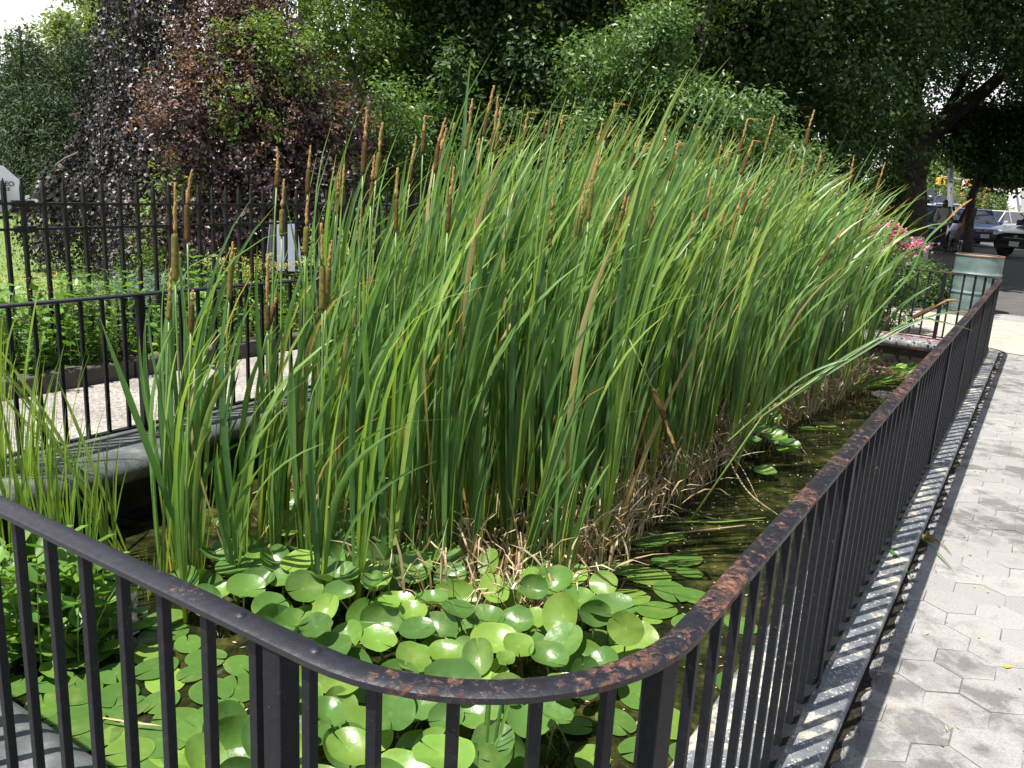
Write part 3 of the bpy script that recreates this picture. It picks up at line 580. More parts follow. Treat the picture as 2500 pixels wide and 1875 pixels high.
def spike_thing(name, label, group, root, hb, ht, tp, green=False, bent=False, nleaf=5, seed=0, leaf=True, hr=.0100):
    rg = np.random.default_rng(seed); root = Vector(root); hb = Vector(hb); ht = Vector(ht); tp = Vector(tp)
    t = thing(name, label, 'cattail', tuple(root), 0, group); d = (ht-hb).normalized(); L_ = (hb-root).length
    b = MB(); pts = hermite(root, Vector((d.x*.2, d.y*.2, 1))*L_*.9, hb, d*L_*.9, 12)
    b.tube([q-root for q in pts], [.0062-.0030*i/12 for i in range(13)], 6); b.build('stalk', M['stalk'], t, smooth=True)
    b = MB(); n = 9; rad = [.25, .8, .97, 1, 1, 1, 1, .97, .8, .2]; b.tube([hb.lerp(ht, [0, .03, .1, .25, .4, .55, .7, .9, .97, 1][i])-root for i in range(10)], [hr*q for q in rad], 10)
    s_ = b.build('spike', M['spike_green' if green else 'spike'], t, smooth=True)
    # withered pollen tip, knobbly, sometimes bent over
    b = MB(); k = 14; LT = (tp-ht).length; side = Vector((1, .1, -.05)); pts = []; rad = []
    for i in range(k+1):
        f = i/k; q = ht.lerp(tp, f)
        if bent: q = ht+d*LT*min(f, .72)*1.05+(side*LT*.38*max(0, f-.72)/.28 if f > .72 else Vector((0, 0, 0)))
        q = q+Vector((rg.normal(0, .0012), rg.normal(0, .0012), 0)); pts.append(q-root); rad.append((.0075 if f > .12 else .004)*(1-.45*f)*rg.uniform(.65, 1.3))
    b.tube(pts, rad, 7); b.build('pollen_tip', M['tip'], s_, smooth=True)
    if leaf:
        h = max((hb-root).length*1.02, .8); a = shoot(nleaf, h, .017, .07, .32, rg, lean=tuple(np.array([(hb-root).x, (hb-root).y])/max((hb-root).z, .4)*.35))
        V, F, tt, r = blades(**a, cs=3, nseg=12, rg=rg); link('leaves', np_mesh('leaves', V, F, {'t': tt, 'r': r}), M['reed'], t)
    return t
NAMED = {0: 'thick green-brown cattail spike with long rusty tip, tallest at the left edge of the stand', 1: 'cattail with curled rusty tip just right of the thick leftmost spike', 2: 'slim cattail spike before the purple bush at upper left of the stand', 6: 'fat olive cattail spike low at the left, left one of a close pair',
         7: 'pale green cattail spike low at the left, right one of a close pair', 8: 'tall dark cattail against the green gap left of the stand', 10: 'dark drooping-tip cattail spike low in front of the fence corner', 19: 'dark brown cattail spike with hair-thin tip in the left middle of the stand', 22: 'cattail with its tip snapped sideways, left part of the stand top',
         27: 'tallest cattail with long orange tip at the top of the stand', 31: 'dark brown cattail with creamy tip, front middle of the stand', 36: 'long olive cattail spike with frayed tip in the middle of the stand', 41: 'tall cattail with hooked tip rising right of the stand middle', 61: 'tall lone cattail against the light shrub at the right of the stand', 72: 'cattail leaning far to the right beside the pink roses'}
zones = [(0, 900, 'brown cattail with rusty tip at the thin left end of the stand', 'cattails at the left end of the stand'), (900, 1450, 'brown cattail with tan tip in the middle of the dense stand', 'cattails in the middle of the stand'), (1450, 1950, 'brown cattail with tan tip right of the middle of the stand', 'cattails right of the stand middle'), (1950, 2600, 'wind-blown cattail at the far right end of the stand', 'cattails at the right end of the stand')]
for i, (zf, tp, ht, hb, y, fl) in enumerate(SP):
    tp, ht, hb = zf(*tp), zf(*ht), zf(*hb); y = y*.94 if y > 3.3 else y
    B_ = aty(*hb, y); H_ = aty(*ht, y+.01); T_ = aty(*tp, y+.02)
    sl_ = np.array([(H_-B_)[0], 0])/max((H_-B_)[2], .02); hgt = B_[2]-WZ; bx = B_[0]-sl_[0]*hgt*.5
    x_, y_ = clampin(bx, B_[1]-.02+rng.normal(0, .05)); zi = int(np.searchsorted([600, 850, 1100, 1350, 1600, 1850, 2050], tp[0])); zt = ['beside the thick leftmost spike', 'before the purple shrub', 'left of the tallest spike', 'near the tallest spike', 'left of the hooked spike', 'before the light shrub', 'before the grey-green shrub', 'at the far right end'][zi]
    top_ = tp[1] < float(np.interp(tp[0], [600, 850, 1200, 1600, 2100], [430, 330, 270, 310, 400])); zl = '%s cattail with %s tip, %s, %s' % ('olive-green' if 'g' in fl else 'dark brown', 'a bent-over' if 'b' in fl else 'a straight tan', 'above the leaves' if top_ else 'amid the leaves', zt); zn = (0, 0, zl, 'cattails: '+zl)
    spike_thing('cattail', NAMED.get(i, zn[2]), None if i in NAMED else zn[3], (x_, y_, WZ-.02), B_, H_, T_, 'g' in fl, 'b' in fl, seed=100+i, hr=.0098*rng.uniform(.78, 1.2) if i not in (0, 6, 7) else .0125)
# three odd ones
t = thing('bent_cattail', 'cattail with stem snapped over, dark spike hanging down at the right front of the stand', 'cattail', (0, 0, 0))
def z5(x, y): return (800+x/Z1, 700+y/Z1)
def z6(x, y): return (1600+x/Z1, 600+y/Z1)
yb = 3.3; kn = Vector(aty(*z5(1725, 290), yb)); rt_ = Vector((*clampin(kn.x-.22, yb+.25), WZ)); h1 = Vector(aty(*z5(1880, 585), yb-.02)); h2 = Vector(aty(*z5(1952, 770), yb-.03)); h3 = Vector(aty(*z5(2010, 940), yb-.04))
b = MB(); b.tube([rt_, rt_.lerp(kn, .5)+Vector((-.02, 0, .02)), kn, kn.lerp(h1, .03)+Vector((.006, 0, .006)), h1], [.006, .005, .004, .0035, .003], 6); b.build('stalk', M['stalk'], t, smooth=True)
b = MB(); b.tube([h1, h1.lerp(h2, .08), h1.lerp(h2, .5), h1.lerp(h2, .92), h2], [.003, .0105, .0115, .011, .003], 10); s_ = b.build('spike', M['spike'], t, smooth=True)
b = MB(); b.tube([h2.lerp(h3, i/10)+Vector((random.gauss(0, .002), 0, 0)) for i in range(11)], [random.uniform(.004, .0085) for i in range(11)], 7); b.build('pollen_tip', M['tip'], s_, smooth=True)
t = thing('leaning_cattail', 'cattail leaning out over the railing at the right, olive spike with pale curled tip', 'cattail', (0, 0, 0))
yb = 4.35; q0 = Vector((*clampin(2.03, 4.9), WZ)); q = [Vector(aty(*z6(*a), y_)) for a, y_ in (((250, 1250), 4.0), ((620, 985), 4.05), ((1000, 720), 4.1), ((1485, 418), 4.15), ((1625, 348), 4.15), ((1690, 315), 4.15), ((1770, 322), 4.15))]
q[0] = Vector((*clampin(q[0].x, q[0].y+.05), WZ))
b = MB(); b.tube([q[0], q[1], q[2], q[3]], [.006, .005, .004, .003], 6); b.build('stalk', M['stalk'], t, smooth=True)
b = MB(); b.tube([q[3], q[3].lerp(q[4], .07), q[3].lerp(q[4], .5), q[3].lerp(q[4], .93), q[4]], [.003, .011, .0122, .012, .003], 10); s_ = b.build('spike', M['spike'], t, smooth=True)
b = MB(); b.tube([q[4], q[5], q[5].lerp(q[6], .5)+Vector((0, 0, .004)), q[6]], [.004, .006, .0055, .001], 7); b.build('pollen_tip', M['tip'], s_, smooth=True)
def path_blade(mb, pts, w_, mat_r=.6, n=14, nrm=(0, 0, 1)):
    """ribbon along a smooth path"""
    pts = [Vector(p_) for p_ in pts]; cv = []
    for i in range(len(pts)-1):
        a = pts[max(i-1, 0)]; b_ = pts[i]; c_ = pts[i+1]; d_ = pts[min(i+2, len(pts)-1)]
        for j in range(n): s = j/n; cv.append(.5*((2*b_)+(c_-a)*s+(2*a-5*b_+4*c_-d_)*s*s+(-a+3*b_-3*c_+d_)*s**3))
    cv.append(pts[-1]); m_ = len(cv); vs = []; tt = []
    for i, p_ in enumerate(cv):
        d = (cv[min(i+1, m_-1)]-cv[max(i-1, 0)]).normalized(); s_ = d.cross(Vector(nrm)).normalized(); f = i/(m_-1); ww = w_*min(1, .5+f*2)*min(1, (1-f)/.3+.02)/2
        vs += [p_-s_*ww+Vector(nrm)*ww*.3, p_, p_+s_*ww+Vector(nrm)*ww*.3]; tt += [f]*3
    mb.add(vs, [(i*3+j, i*3+j+1, i*3+j+4, i*3+j+3) for i in range(m_-1) for j in range(2)], tt, mat_r)
b = MB()
for ks, r in ((((620, 985), (1000, 740), (1450, 470), (1700, 385), (1850, 398)), .2), (((620, 985), (1100, 640), (1500, 440), (1650, 440), (1845, 492)), .1), (((420, 1130), (800, 800), (1000, 690), (1150, 650)), .3)):
    path_blade(b, [aty(*z6(*a), 4.12-.02*j) for j, a in enumerate(ks)], .010, r, nrm=(0, -.75, .66))
b.build('leaves', M['reed'], t, smooth=True)
t = thing('folded_reed', 'single long reed slanting up to the right above the roses, brown at its tip', 'reed', (0, 0, 0))
b = MB(); ks = [z3(1000, 2080), z3(1430, 1640), z3(1560, 1400), z3(1690, 1270), z3(1800, 1165)]; path_blade(b, [aty(*a, 4.9+.03*j) for j, a in enumerate(ks)][::1], .012, .4, nrm=(0, -.8, .6)); b.build('blade', M['reed'], t, smooth=True)
b = MB(); path_blade(b, [aty(*a, 4.98) for a in (z3(1690, 1272), z3(1760, 1200), z3(1835, 1150))], .012, .5, nrm=(0, -.8, .6)); b.build('withered_tip', M['tip'], t, smooth=True)
# ---- leafy shoots without flowers: 300 nearest as their own objects, the rest one mass
variants = []
for i in range(14):
    rg = np.random.default_rng(900+i); a = shoot(6, 2.14, .0225, .05, .36, rg); a['droop'] = np.where(rg.random(6) < .06, .8, .03); a['twist'] = rg.normal(0, 1.6, 6); V, F, tt, r = blades(**a, cs=3, nseg=12, rg=rg); variants.append(np_mesh('cattail_leaves', V, F, {'t': tt, 'r': r}))
cand = []
def vedge(u): return np.interp(u, [1.9, 2.3, 2.8, 3.3, 5.2, 6.6, 8.3, 9], [-2.3, -1.6, -1.38, -1.44, -1.47, -1.36, -1.22, -1.25])
def vback(u): return np.interp(u, [1.9, 2.3, 3.0, 4.0, 9], [-2.6, -2.65, -3.0, -3.3, -3.35])
for u in np.arange(1.95, 8.3, .115):
    for v in np.arange(-3.4, -1.0, .115):
        uu = u+rng.normal(0, .03); vv = v+rng.normal(0, .03)
        if vback(uu) < vv < vedge(uu) and rng.random() < (.72 if uu > 3.1 and vv < vedge(uu)-.3 else .33): cand.append((uu, vv))
cand.sort(key=lambda q: (np.array(P(q[0], q[1], 0))@_fw)-.35*max(0, q[1]+2.2)); near = cand[:225]; farc = cand[225:]
extra_sp = [(-1.12, 2.64), (-1.06, 2.58), (-1.16, 2.72), (-1.02, 2.68), (-1.10, 2.80), (-.98, 2.60)]
SHZ = ['left of the purple bush foot', 'just right of the detached left clump', 'behind the narrow clumps rooted among curled pads', 'behind the fan of reeds and the striped pad', 'behind the straight upright central clump', 'behind the clump that leans right', 'behind the spreading clump at the pad edge', 'at the corner by the open water', 'under the snapped hanging spike', 'along the open water toward the rail']
rows = [('front', 'green cattail shoot at the front edge of the stand', 'leafy cattail shoots along the front edge'), ('mid', 'green cattail shoot inside the front half of the stand', 'leafy cattail shoots inside the stand')]
for i, (u, v) in enumerate(near):
    o = bpy.data.objects.new('cattail_shoot', variants[i % 14]); COL.objects.link(o)
    if not o.data.materials: o.data.materials.append(M['reed'])
    o.location = P(u, v, WZ-.02); s = random.uniform(.74, 1.04)*float(np.interp(v+.35*(2.6-u if u < 2.6 else 0), [-3.2, -2.4, -1.9], [.86, .97, 1.0])); s *= float(np.interp(u, [2, 2.5, 3.0], [.62, .88, 1.03])); o.scale = (1, 1, s); o.rotation_euler = (random.gauss(0, .035), random.gauss(.01, .03), random.uniform(-.5, .5))
    q_ = np.array(P(u, v, 0))-np.array([0, 0, CAMH]); sx_ = 1250+FPX*(q_@CR)/(q_@_fw); zi = int(np.searchsorted([560, 700, 820, 940, 1060, 1180, 1300, 1420, 1560], sx_)); rw = ('front edge' if i < 80 else 'second depth')
    tag(o, 'green cattail shoot in the %s, %s' % ({'front edge': 'front rows', 'second depth': 'second rows'}[rw], SHZ[zi]), 'reed', 'cattail shoots at the %s, %s' % (rw, SHZ[zi]))
a = None; ps = []
rg = np.random.default_rng(77); NF = len(farc); per = 7
pp = np.array([P(u, v, WZ-.02) for u, v in farc]); us = np.array([u for u, v in farc]); n = NF*per
ang = rg.random(n)*2*PI; sp = .07*(.3+rg.random(n)); P0 = np.repeat(pp, per, 0)+np.stack([np.cos(ang)*.01, np.sin(ang)*.01, 0*ang], 1)
wild = (rg.random(n) < .22)[:, None]; hv = np.stack([np.cos(ang)*sp, np.sin(ang)*sp], 1)+np.array([.01, 0])+wild*rg.normal(0, .10, (n, 2)); wn = .38+.3*np.clip((np.repeat(us, per)-3.5)/4, 0, 1)
V, F, tt, r = blades(P0, hv, hv*.3+rg.normal(0, .04, (n, 2))+wild*rg.normal(0, .18, (n, 2)), wn*(.1+1.5*rg.random(n)), 2.05*(.58+.50*rg.random(n)**.7)*np.interp(np.repeat(us, per), [2.5, 4, 6, 8.6], [.95, 1.02, 1.0, .86]), .0205*(.75+.5*rg.random(n)), ang+PI/2+rg.normal(0, .5, n), rg.normal(0, 1.6, n), nseg=11, cs=2, droop=np.where(rg.random(n) < .05, .8, .05), rg=rg)
o = link('reed_mass', np_mesh('reed_mass', V, F, {'t': tt, 'r': r}), M['reed']); tag(o, 'dense mass of wind-blown green reeds behind the front shoots', 'reeds', kind='stuff')
# ---- separate young clumps standing among the pads at the front
def clump(px, py, n, h, label, name='reed_clump', W=.014, spread=.07, wind=.15, mat='reed', lean=(0, 0), seed=1, group=None, z=WZ, pt=None):
    p = pt if pt is not None else onz(px*1.13, py*1.13, z); rg = np.random.default_rng(seed); a = shoot(n, h, W, spread, wind, rg, base_sp=.03, lean=lean)
    V, F, tt, r = blades(**a, cs=3, nseg=12, rg=rg); o = link(name, np_mesh(name, V, F, {'t': tt, 'r': r}), M[mat]); o.location = (p[0], p[1], z-.02); return tag(o, label, 'reed', group)
clump(385, 1235, 13, 1.35, 'tall lush reed clump standing apart at the left, just right of the dark water', W=.018, spread=.09, wind=.2, seed=1)
clump(430, 1250, 11, 1.2, 'blue-green reed clump with one drooping leaf, right part of the detached left group', W=.019, spread=.13, wind=.12, seed=2)
clump(405, 1230, 9, 1.62, 'tallest leaves of the detached left reed group, reaching up beside the thick spike', W=.02, spread=.07, wind=.3, seed=12)
clump(600, 1215, 9, .95, 'narrow reed clump rooted left of the curled pads', W=.013, seed=3); clump(655, 1235, 8, 1.1, 'reed clump with a withered orange base among the pads', W=.014, seed=4)
clump(790, 1250, 12, .85, 'fan of green reeds behind the two large shining pads', W=.015, spread=.1, seed=5); clump(965, 1290, 12, 1.1, 'straight upright reed clump in the front centre of the pads', W=.015, spread=.05, seed=6)
clump(905, 1300, 7, .45, 'short reed tuft left of the straight central clump', W=.011, spread=.16, seed=7); clump(1115, 1300, 15, .98, 'bright reed clump leaning right at the front of the pads', W=.018, spread=.04, wind=.1, lean=(.16, 0), seed=8)
clump(1205, 1310, 12, .8, 'spreading reed clump at the right front edge of the pads', W=.013, spread=.11, seed=9); clump(1010, 1290, 6, .8, 'thin yellowish reed stems beside the straight central clump', W=.012, seed=10)
clump(1330, 1160, 6, 1.2, 'reed clump at the corner where the stand meets open water', W=.014, seed=11); clump(1045, 1680, 5, .3, 'short sprig of reed rising between pads under the bend of the rail', W=.010, spread=.12, seed=13, z=-.2)
# dead stems and straw at the foot of the stand
rg = np.random.default_rng(5); n = 3000; uu = rg.uniform(2.2, 8.6, n); side = rg.random(n)
vv = np.where(side < .75, np.interp(uu, [1.9, 2.3, 2.8, 3.3, 5.2, 6.6, 8.3, 9], [-2.3, -1.6, -1.38, -1.44, -1.47, -1.36, -1.22, -1.25])-np.abs(rg.normal(0, .22, n)), rg.uniform(-3, -1.4, n))
sel = side < .10; uu[sel] = 2.55+np.abs(rg.normal(0, .4, sel.sum())); vv[sel] = rg.uniform(-3.0, -1.3, sel.sum())
P0 = np.array([P(a_, b_, WZ-.02) for a_, b_ in zip(uu, vv)]); ang = rg.random(n)*2*PI; sp = np.abs(rg.normal(0, .38, n))*np.where(rg.random(n) < .45, .3, 1); hv = np.stack([np.cos(ang)*sp, np.sin(ang)*sp], 1)
V, F, tt, r = blades(P0, hv, hv*1.2+rg.normal(0, .5, (n, 2)), rg.normal(.05, .1, n), rg.uniform(.15, .5, n), rg.uniform(.004, .010, n), rg.random(n)*6, rg.normal(0, 2, n), nseg=6, droop=rg.uniform(0, 3.5, n), rg=rg)
o = link('dead_reeds', np_mesh('dead_reeds', V, F, {'t': tt, 'r': r}), M['straw']); tag(o, 'tangle of dry straw-coloured dead reeds at the foot of the stand', 'dead reeds', kind='stuff')
# fallen stems lying on the open water
def fallen(name, pts, w_, mat, label, r=.5, z=WZ+.012):
    b = MB(); path_blade(b, [tuple(onz(x*1.13, y*1.13, z))[:2]+(z+(dz[0] if dz else 0),) for x, y, *dz in pts], w_, r); o = b.build(name, M[mat], None, smooth=True); return tag(o, label, 'fallen reed')
fallen('fallen_reed', [(1655, 1118), (1560, 1128), (1470, 1128), (1370, 1133)], .016, 'young_reed', 'yellow-green reed blade floating flat beside the rail, uppermost of the floating three')
fallen('fallen_reed', [(1650, 1125), (1540, 1120), (1460, 1102, .02), (1400, 1085, .03)], .008, 'reed', 'thin dark reed floating with a curved end beside the open water edge')
fallen('fallen_reed', [(1610, 1135), (1500, 1148), (1400, 1160), (1340, 1178)], .012, 'straw', 'pale straw reed lying across the water below the green ones')
fallen('fallen_reed', [(1680, 1112), (1610, 1080, .06), (1560, 1010, .12), (1530, 960, .2)], .009, 'straw', 'long dry stem arching from the stand down to the water')
fallen('fallen_reed', [(1540, 960, .2), (1620, 935, .16), (1700, 950, .05), (1745, 985)], .009, 'straw', 'thin yellow stem arching low over the water by the far pads')
fallen('fallen_reed', [(1560, 1020, .15), (1600, 1040, .08), (1640, 1085)], .006, 'straw', 'short dry stem drooping to the water at the stand edge')
fallen('fallen_reed', [(60, 1740), (130, 1738), (200, 1735)], .012, 'straw', 'short pale stem floating behind the leftmost balusters')
fallen('fallen_reed', [(215, 1550), (290, 1562), (350, 1568)], .008, 'straw', 'pale stem floating between small pads at lower left', z=WZ+.03)
# young shoots tangled at far right of the water
for i, (x, y, r_, lb) in enumerate(((1830, 850, .3, 'flattened green reed tuft lying over the water at the far right, nearer one'), (1880, 835, .35, 'flattened green reed tuft lying over the water at the far right, farther one'))):
    rg = np.random.default_rng(60+i); n = 16; p = onz(x*1.13, y*1.13, WZ+.03); ang = rg.uniform(-.9, .9, n); a = dict(p0=np.tile([0, 0, 0.], (n, 1)), hv=np.stack([np.cos(ang), np.sin(ang)*.7], 1)*2.2, bend=rg.normal(0, .8, (n, 2)), wind=np.zeros(n), Ln=rg.uniform(.3, .6, n), W=np.full(n, .014), face=ang+1.57, twist=rg.normal(0, .5, n))
    V, F, tt, r = blades(**a, cs=3, nseg=8, droop=1.0, rg=rg); o = link('reed_tuft', np_mesh('reed_tuft', V, F, {'t': tt, 'r': r}), M['young_reed']); o.location = tuple(p); tag(o, lb, 'reed')

# ================================================================== LILY PADS
def pad_mesh(seed, cup, wav, notch=.12, raised=True, six=28):
    rg = random.Random(seed); rings = [0, .18, .45, .72, .9, 1.0]; n = six; V = []; T = []; F = []; ph = rg.random()*6; ph2 = rg.random()*6; asp = rg.uniform(.74, .9)
    for ri, r in enumerate(rings):
        for j in range(n+1):
            a = notch*.5*(r if r > .2 else .2)+(2*PI-notch*(r if r > .2 else .2))*j/n; rad = r*(1-.07*math.exp(-((min(j, n-j))/1.3)**2)*(1 if ri == 5 else .3))
            x = -math.cos(a)*rad; y = math.sin(a)*rad*asp
            z = cup*r*r*(1.0+.5*abs(y))+wav*math.sin(a*3+ph)*r**2.2+wav*.6*math.sin(a*7+ph2)*r**4-.02*(1-r)
            z += .35*cup*abs(y)
            V.append((x, y, z)); T.append(r)
    for i in range(len(rings)-1):
        for j in range(n): F.append((i*(n+1)+j, i*(n+1)+j+1, (i+1)*(n+1)+j+1, (i+1)*(n+1)+j))
    me = np_mesh('lily_pad', V, F, {'t': T, 'r': (.08+.8*rg.random()**1.4)+np.tile([.03 if j % 4 == 2 else 0 for j in range(n+1)], 6)*np.array(T)}); me.materials.append(M['pad']); return me
PADR = [pad_mesh(i, random.Random(i).uniform(.03, .34), random.Random(i+50).uniform(.02, .07)) for i in range(16)]
PADF = [pad_mesh(40+i, .0, .010, notch=.22) for i in range(8)]
ZR = 2.458
def pad(px, py, rx, ry, label, group=None, z=None, flat=False, seed=0, roll=None, mesh=None, cat='lily pad', pos=None, rad=None, tilt=None):
    rg = random.Random(seed)
    zz = WZ+.006 if flat else (z if z is not None else WZ+rg.uniform(.07, .2))
    p = Vector(onz(px, py, zz)) if pos is None else Vector(pos); to = Vector((0, 0, CAMH))-p; D = -to.dot(Vector(_fw)) if False else (p-Vector((0, 0, CAMH))).dot(Vector(_fw))
    R_ = rad if rad else 1.12*max(rx, ry*.75)*D/FPX; el = math.asin(to.z/to.length)
    me = mesh or (PADF if flat else PADR)[seed % (8 if flat else 16)]
    o = bpy.data.objects.new('lily_pad', me)
    if not flat:
        ratio = min(.97, ry/max(rx, 1)) if tilt is None else 0; tl = tilt if tilt is not None else max(0, math.asin(min(ratio, .96))-el)
        n = (Matrix.Rotation(rg.gauss(0, .35), 3, 'Z') @ Vector((to.x, to.y, 0)).normalized())*math.sin(tl)+Vector((0, 0, math.cos(tl))); n += Vector((rg.gauss(0, .07), rg.gauss(0, .07), 0)); n.normalize()
        q = n.to_track_quat('Z', 'Y') @ Matrix.Rotation(roll if roll is not None else rg.uniform(0, 6.28), 3, 'Z').to_quaternion()
    else: q = Matrix.Rotation(rg.uniform(0, 6.28), 3, 'Z').to_quaternion(); p.z += rg.uniform(0, .007)
    r = thing('lily_pad', label, cat, tuple(p), 0, group) if not flat else o
    if not flat:
        o.name = 'leaf'; COL.objects.link(o); o.parent = r; o.rotation_mode = 'QUATERNION'; o.rotation_quaternion = q; o.scale = (R_,)*3
        b = MB(); nb = q @ Vector((.1*R_, 0, -.02*R_)); end = Vector((rg.gauss(0, .04), .05+rg.gauss(0, .03), WZ-.02-p.z)); b.tube([nb, nb*.5+end*.5+Vector((0, 0, .02)), end], [.003, .0035, .004], 5); b.build('stem', M['stalk'], r, smooth=True)
    else:
        COL.objects.link(o); o.location = p; o.rotation_mode = 'QUATERNION'; o.rotation_quaternion = q; o.scale = (R_,)*3; tag(o, label, cat, group)
    return r
big = [(145, 510, 105, 88, 'round pad facing the viewer, left above the rivets of the rail'), (520, 345, 140, 80, 'large shining pad striped by reed shadows, left of centre'), (660, 290, 100, 78, 'bright pad overlapping the striped one from the right'), (420, 625, 95, 70, 'small bright round pad just above the rail left of centre'), (490, 520, 85, 92, 'dark green pad behind the small bright round one'),
       (810, 600, 118, 122, 'big upright round pad with broad highlight, centre left'), (1030, 650, 100, 68, 'folded yellowing pad right of the big upright one'), (1005, 820, 130, 88, 'wide pale pad touching the rail in the middle'), (1200, 790, 105, 80, 'tilted pad with white gleam above the middle of the rail'), (1400, 810, 105, 110, 'upright oval pad above the middle of the rail'),
       (1440, 590, 110, 76, 'broad pad with reed shadow, right of centre'), (1625, 600, 100, 85, 'pad half folded in shade, right of centre'), (1635, 745, 100, 62, 'gleaming saucer-like pad below the half folded one'), (1490, 400, 95, 78, 'glossy pad left of the leaning reed clump'), (1725, 400, 80, 92, 'pad with a white strip of light between two reed clumps'), (1815, 830, 115, 75, 'pad tilted toward the viewer beside the tallest bright pad'),
       (1905, 720, 125, 112, 'tallest bright pad at the right of the group'), (2090, 560, 95, 92, 'round pad at the right edge of the raised group'), (1560, 820, 65, 38, 'tiny saucer pad between larger ones'), (870, 1150, 165, 112, 'large pad seen through the balusters, centre'), (790, 1280, 85, 122, 'upright pad behind the baluster right of the post'),
       (490, 1160, 110, 92, 'heart-creased pad right of the corner post'), (100, 1290, 130, 200, 'huge pale pad left of the corner post'), (1190, 1400, 190, 125, 'huge pad with white reflection at the bottom centre'), (630, 1370, 150, 115, 'yellow-green pad at the bottom, right of the post'), (1200, 1180, 100, 92, 'pad between the two middle balusters'), (1400, 1150, 120, 104, 'pad with dark shaded left half behind the balusters'),
       (1480, 1330, 130, 108, 'tilted pad at the bottom right of centre'), (2150, 370, 82, 82, 'round pad at the water edge behind the raised group'), (320, 240, 110, 70, 'pad half hidden under reeds at the left of the raised group'), (60, 390, 110, 60, 'curled pad at the far left of the raised group'), (560, 440, 90, 60, 'shaded curled pad between bright ones'),
       (230, 330, 80, 60, 'small pad under the leftmost reeds'), (760, 370, 80, 50, 'pad in shade behind the big upright pad'), (1460, 240, 78, 76, 'dark veined pad at the back beside the leaning clump'), (1310, 260, 70, 55, 'small bright pad at the back of the group'), (990, 200, 70, 55, 'small pad between the straight reed clumps at the back'), (1120, 480, 90, 40, 'flat pad under the straight central clump'), (1270, 530, 100, 50, 'flat streaked pad in front of the straight clump'),
       (860, 480, 70, 40, 'pale folded pad behind the big upright one'), (1960, 330, 90, 80, 'tilted pad behind the spreading clump'), (1750, 250, 80, 60, 'half shaded pad at the back right'), (2000, 470, 100, 70, 'dark striped pad behind the round right one'), (1870, 1170, 90, 55, 'small green pad low behind the right balusters'), (1720, 330, 70, 50, 'pad tucked behind the leaning clump base')]
used = []
for i, (x, y, rx, ry, lb) in enumerate(big):
    sx, sy = 600+x/ZR, 1275+y/ZR; zz = WZ+(.16 if y > 200 else .12)+(i % 5)*.014
    if 'huge' in lb: zz = -.03
    pad(sx, sy, rx/ZR, ry/ZR, lb+(', on a stalk' if len(lb.split()) < 10 else ''), z=zz, seed=i+1); q = onz(sx, sy, zz); used.append((q[0], q[1], max(rx, ry)/ZR*1.7/FPX))
# floating pads in the open water at the right, seen one by one
fl = [(1395, 1165, 62, 24), (1455, 1160, 30, 16), (1350, 1160, 40, 20), (1480, 1210, 50, 20), (1440, 1215, 40, 18), (1490, 1240, 36, 16), (1400, 1245, 60, 22), (1340, 1230, 50, 20), (1450, 1280, 60, 24), (1360, 1290, 56, 24), (1500, 1290, 50, 24), (1420, 1320, 56, 28), (1340, 1340, 46, 22), (1480, 1345, 44, 22), (1410, 1340, 26, 14), (1380, 1375, 26, 13),
      (1300, 1385, 60, 26), (1340, 1420, 50, 24), (1600, 1350, 50, 40), (1640, 1420, 56, 44), (1590, 1480, 60, 48), (1380, 1500, 70, 40), (1440, 1560, 70, 46), (1330, 1560, 60, 36), (1390, 1620, 70, 40), (1280, 1640, 60, 36), (1240, 1570, 50, 30), (1500, 1640, 70, 46), (1780, 918, 30, 9), (1745, 925, 24, 9)]
for i, (x, y, rx, ry) in enumerate(fl):
    if i < 16: lb, g = 'bright green pad floating on open water right of the reeds', 'pads floating right of the reeds'
    elif i < 28: lb, g = 'yellow-green pad floating close behind the rail bend', 'pads floating behind the rail bend'
    else: lb, g = 'small pad floating alone in the far open water', 'lone pads in the far water'
    pad(x*1.13, y*1.13, rx*.86, ry, lb, g, flat=True, seed=200+i)
# filler: raised pads crowding the front, and floating ones at lower left
def fz_(x, y):
    q_ = np.array([x, y, WZ+.1-CAMH]); dd = q_@_fw; sx_ = 1250+FPX*(q_@CR)/dd; sy_ = 937.5-FPX*(q_@CU)/dd
    w1 = ['left of the corner post', 'above the left rivets of the rail', 'below the striped shining pad', 'around the big upright pad', 'around the straight reed clump', 'around the leaning reed clump', 'around the tallest bright pad', 'near the open water edge'][int(np.searchsorted([560, 700, 830, 960, 1090, 1230, 1380], sx_))]
    w2 = 'seen through the balusters' if sy_ > 1640 else ('in the front rows' if sy_ > 1500 else ('in the middle rows' if sy_ > 1400 else 'at the foot of the reeds'))
    return 'raised green pad %s, %s' % (w1, w2), 'raised pads %s, %s' % (w1, w2)
k = 0
for tries in range(4000):
    u = rng.uniform(.95, 2.55); v = rng.uniform(-2.55, -.72)
    if v > -1.0 and u > 1.5: continue
    if v < -1.9 and u < 1.75 and (rng.random() < .7 or sdf(u, v) > -.45): continue
    x, y, _ = P(u, v)
    if sdf(u, v) > -.33: continue
    if any((x-a_)**2+(y-b_)**2 < .078**2 for a_, b_, _ in used): continue
    used.append((x, y, .1)); k += 1
    if k > 185: break
    left = v < -1.75
    if left and u < 1.7: pad(0, 0, 1, 1, 'green pad floating at the lower left, '+('behind the first four balusters' if u < 1.35 else 'behind the rail left of the rivets'), 'floating pads at the lower left, '+('nearer' if u < 1.35 else 'farther'), flat=True, seed=300+k, pos=(x, y, WZ+.006), rad=rng.uniform(.06, .095))
    else: pad(0, 0, 1, 1, *fz_(x, y), seed=400+k, pos=(x, y, WZ+rng.uniform(.05, .21)), rad=rng.uniform(.06, .10), tilt=abs(rng.normal(.3, .42)))
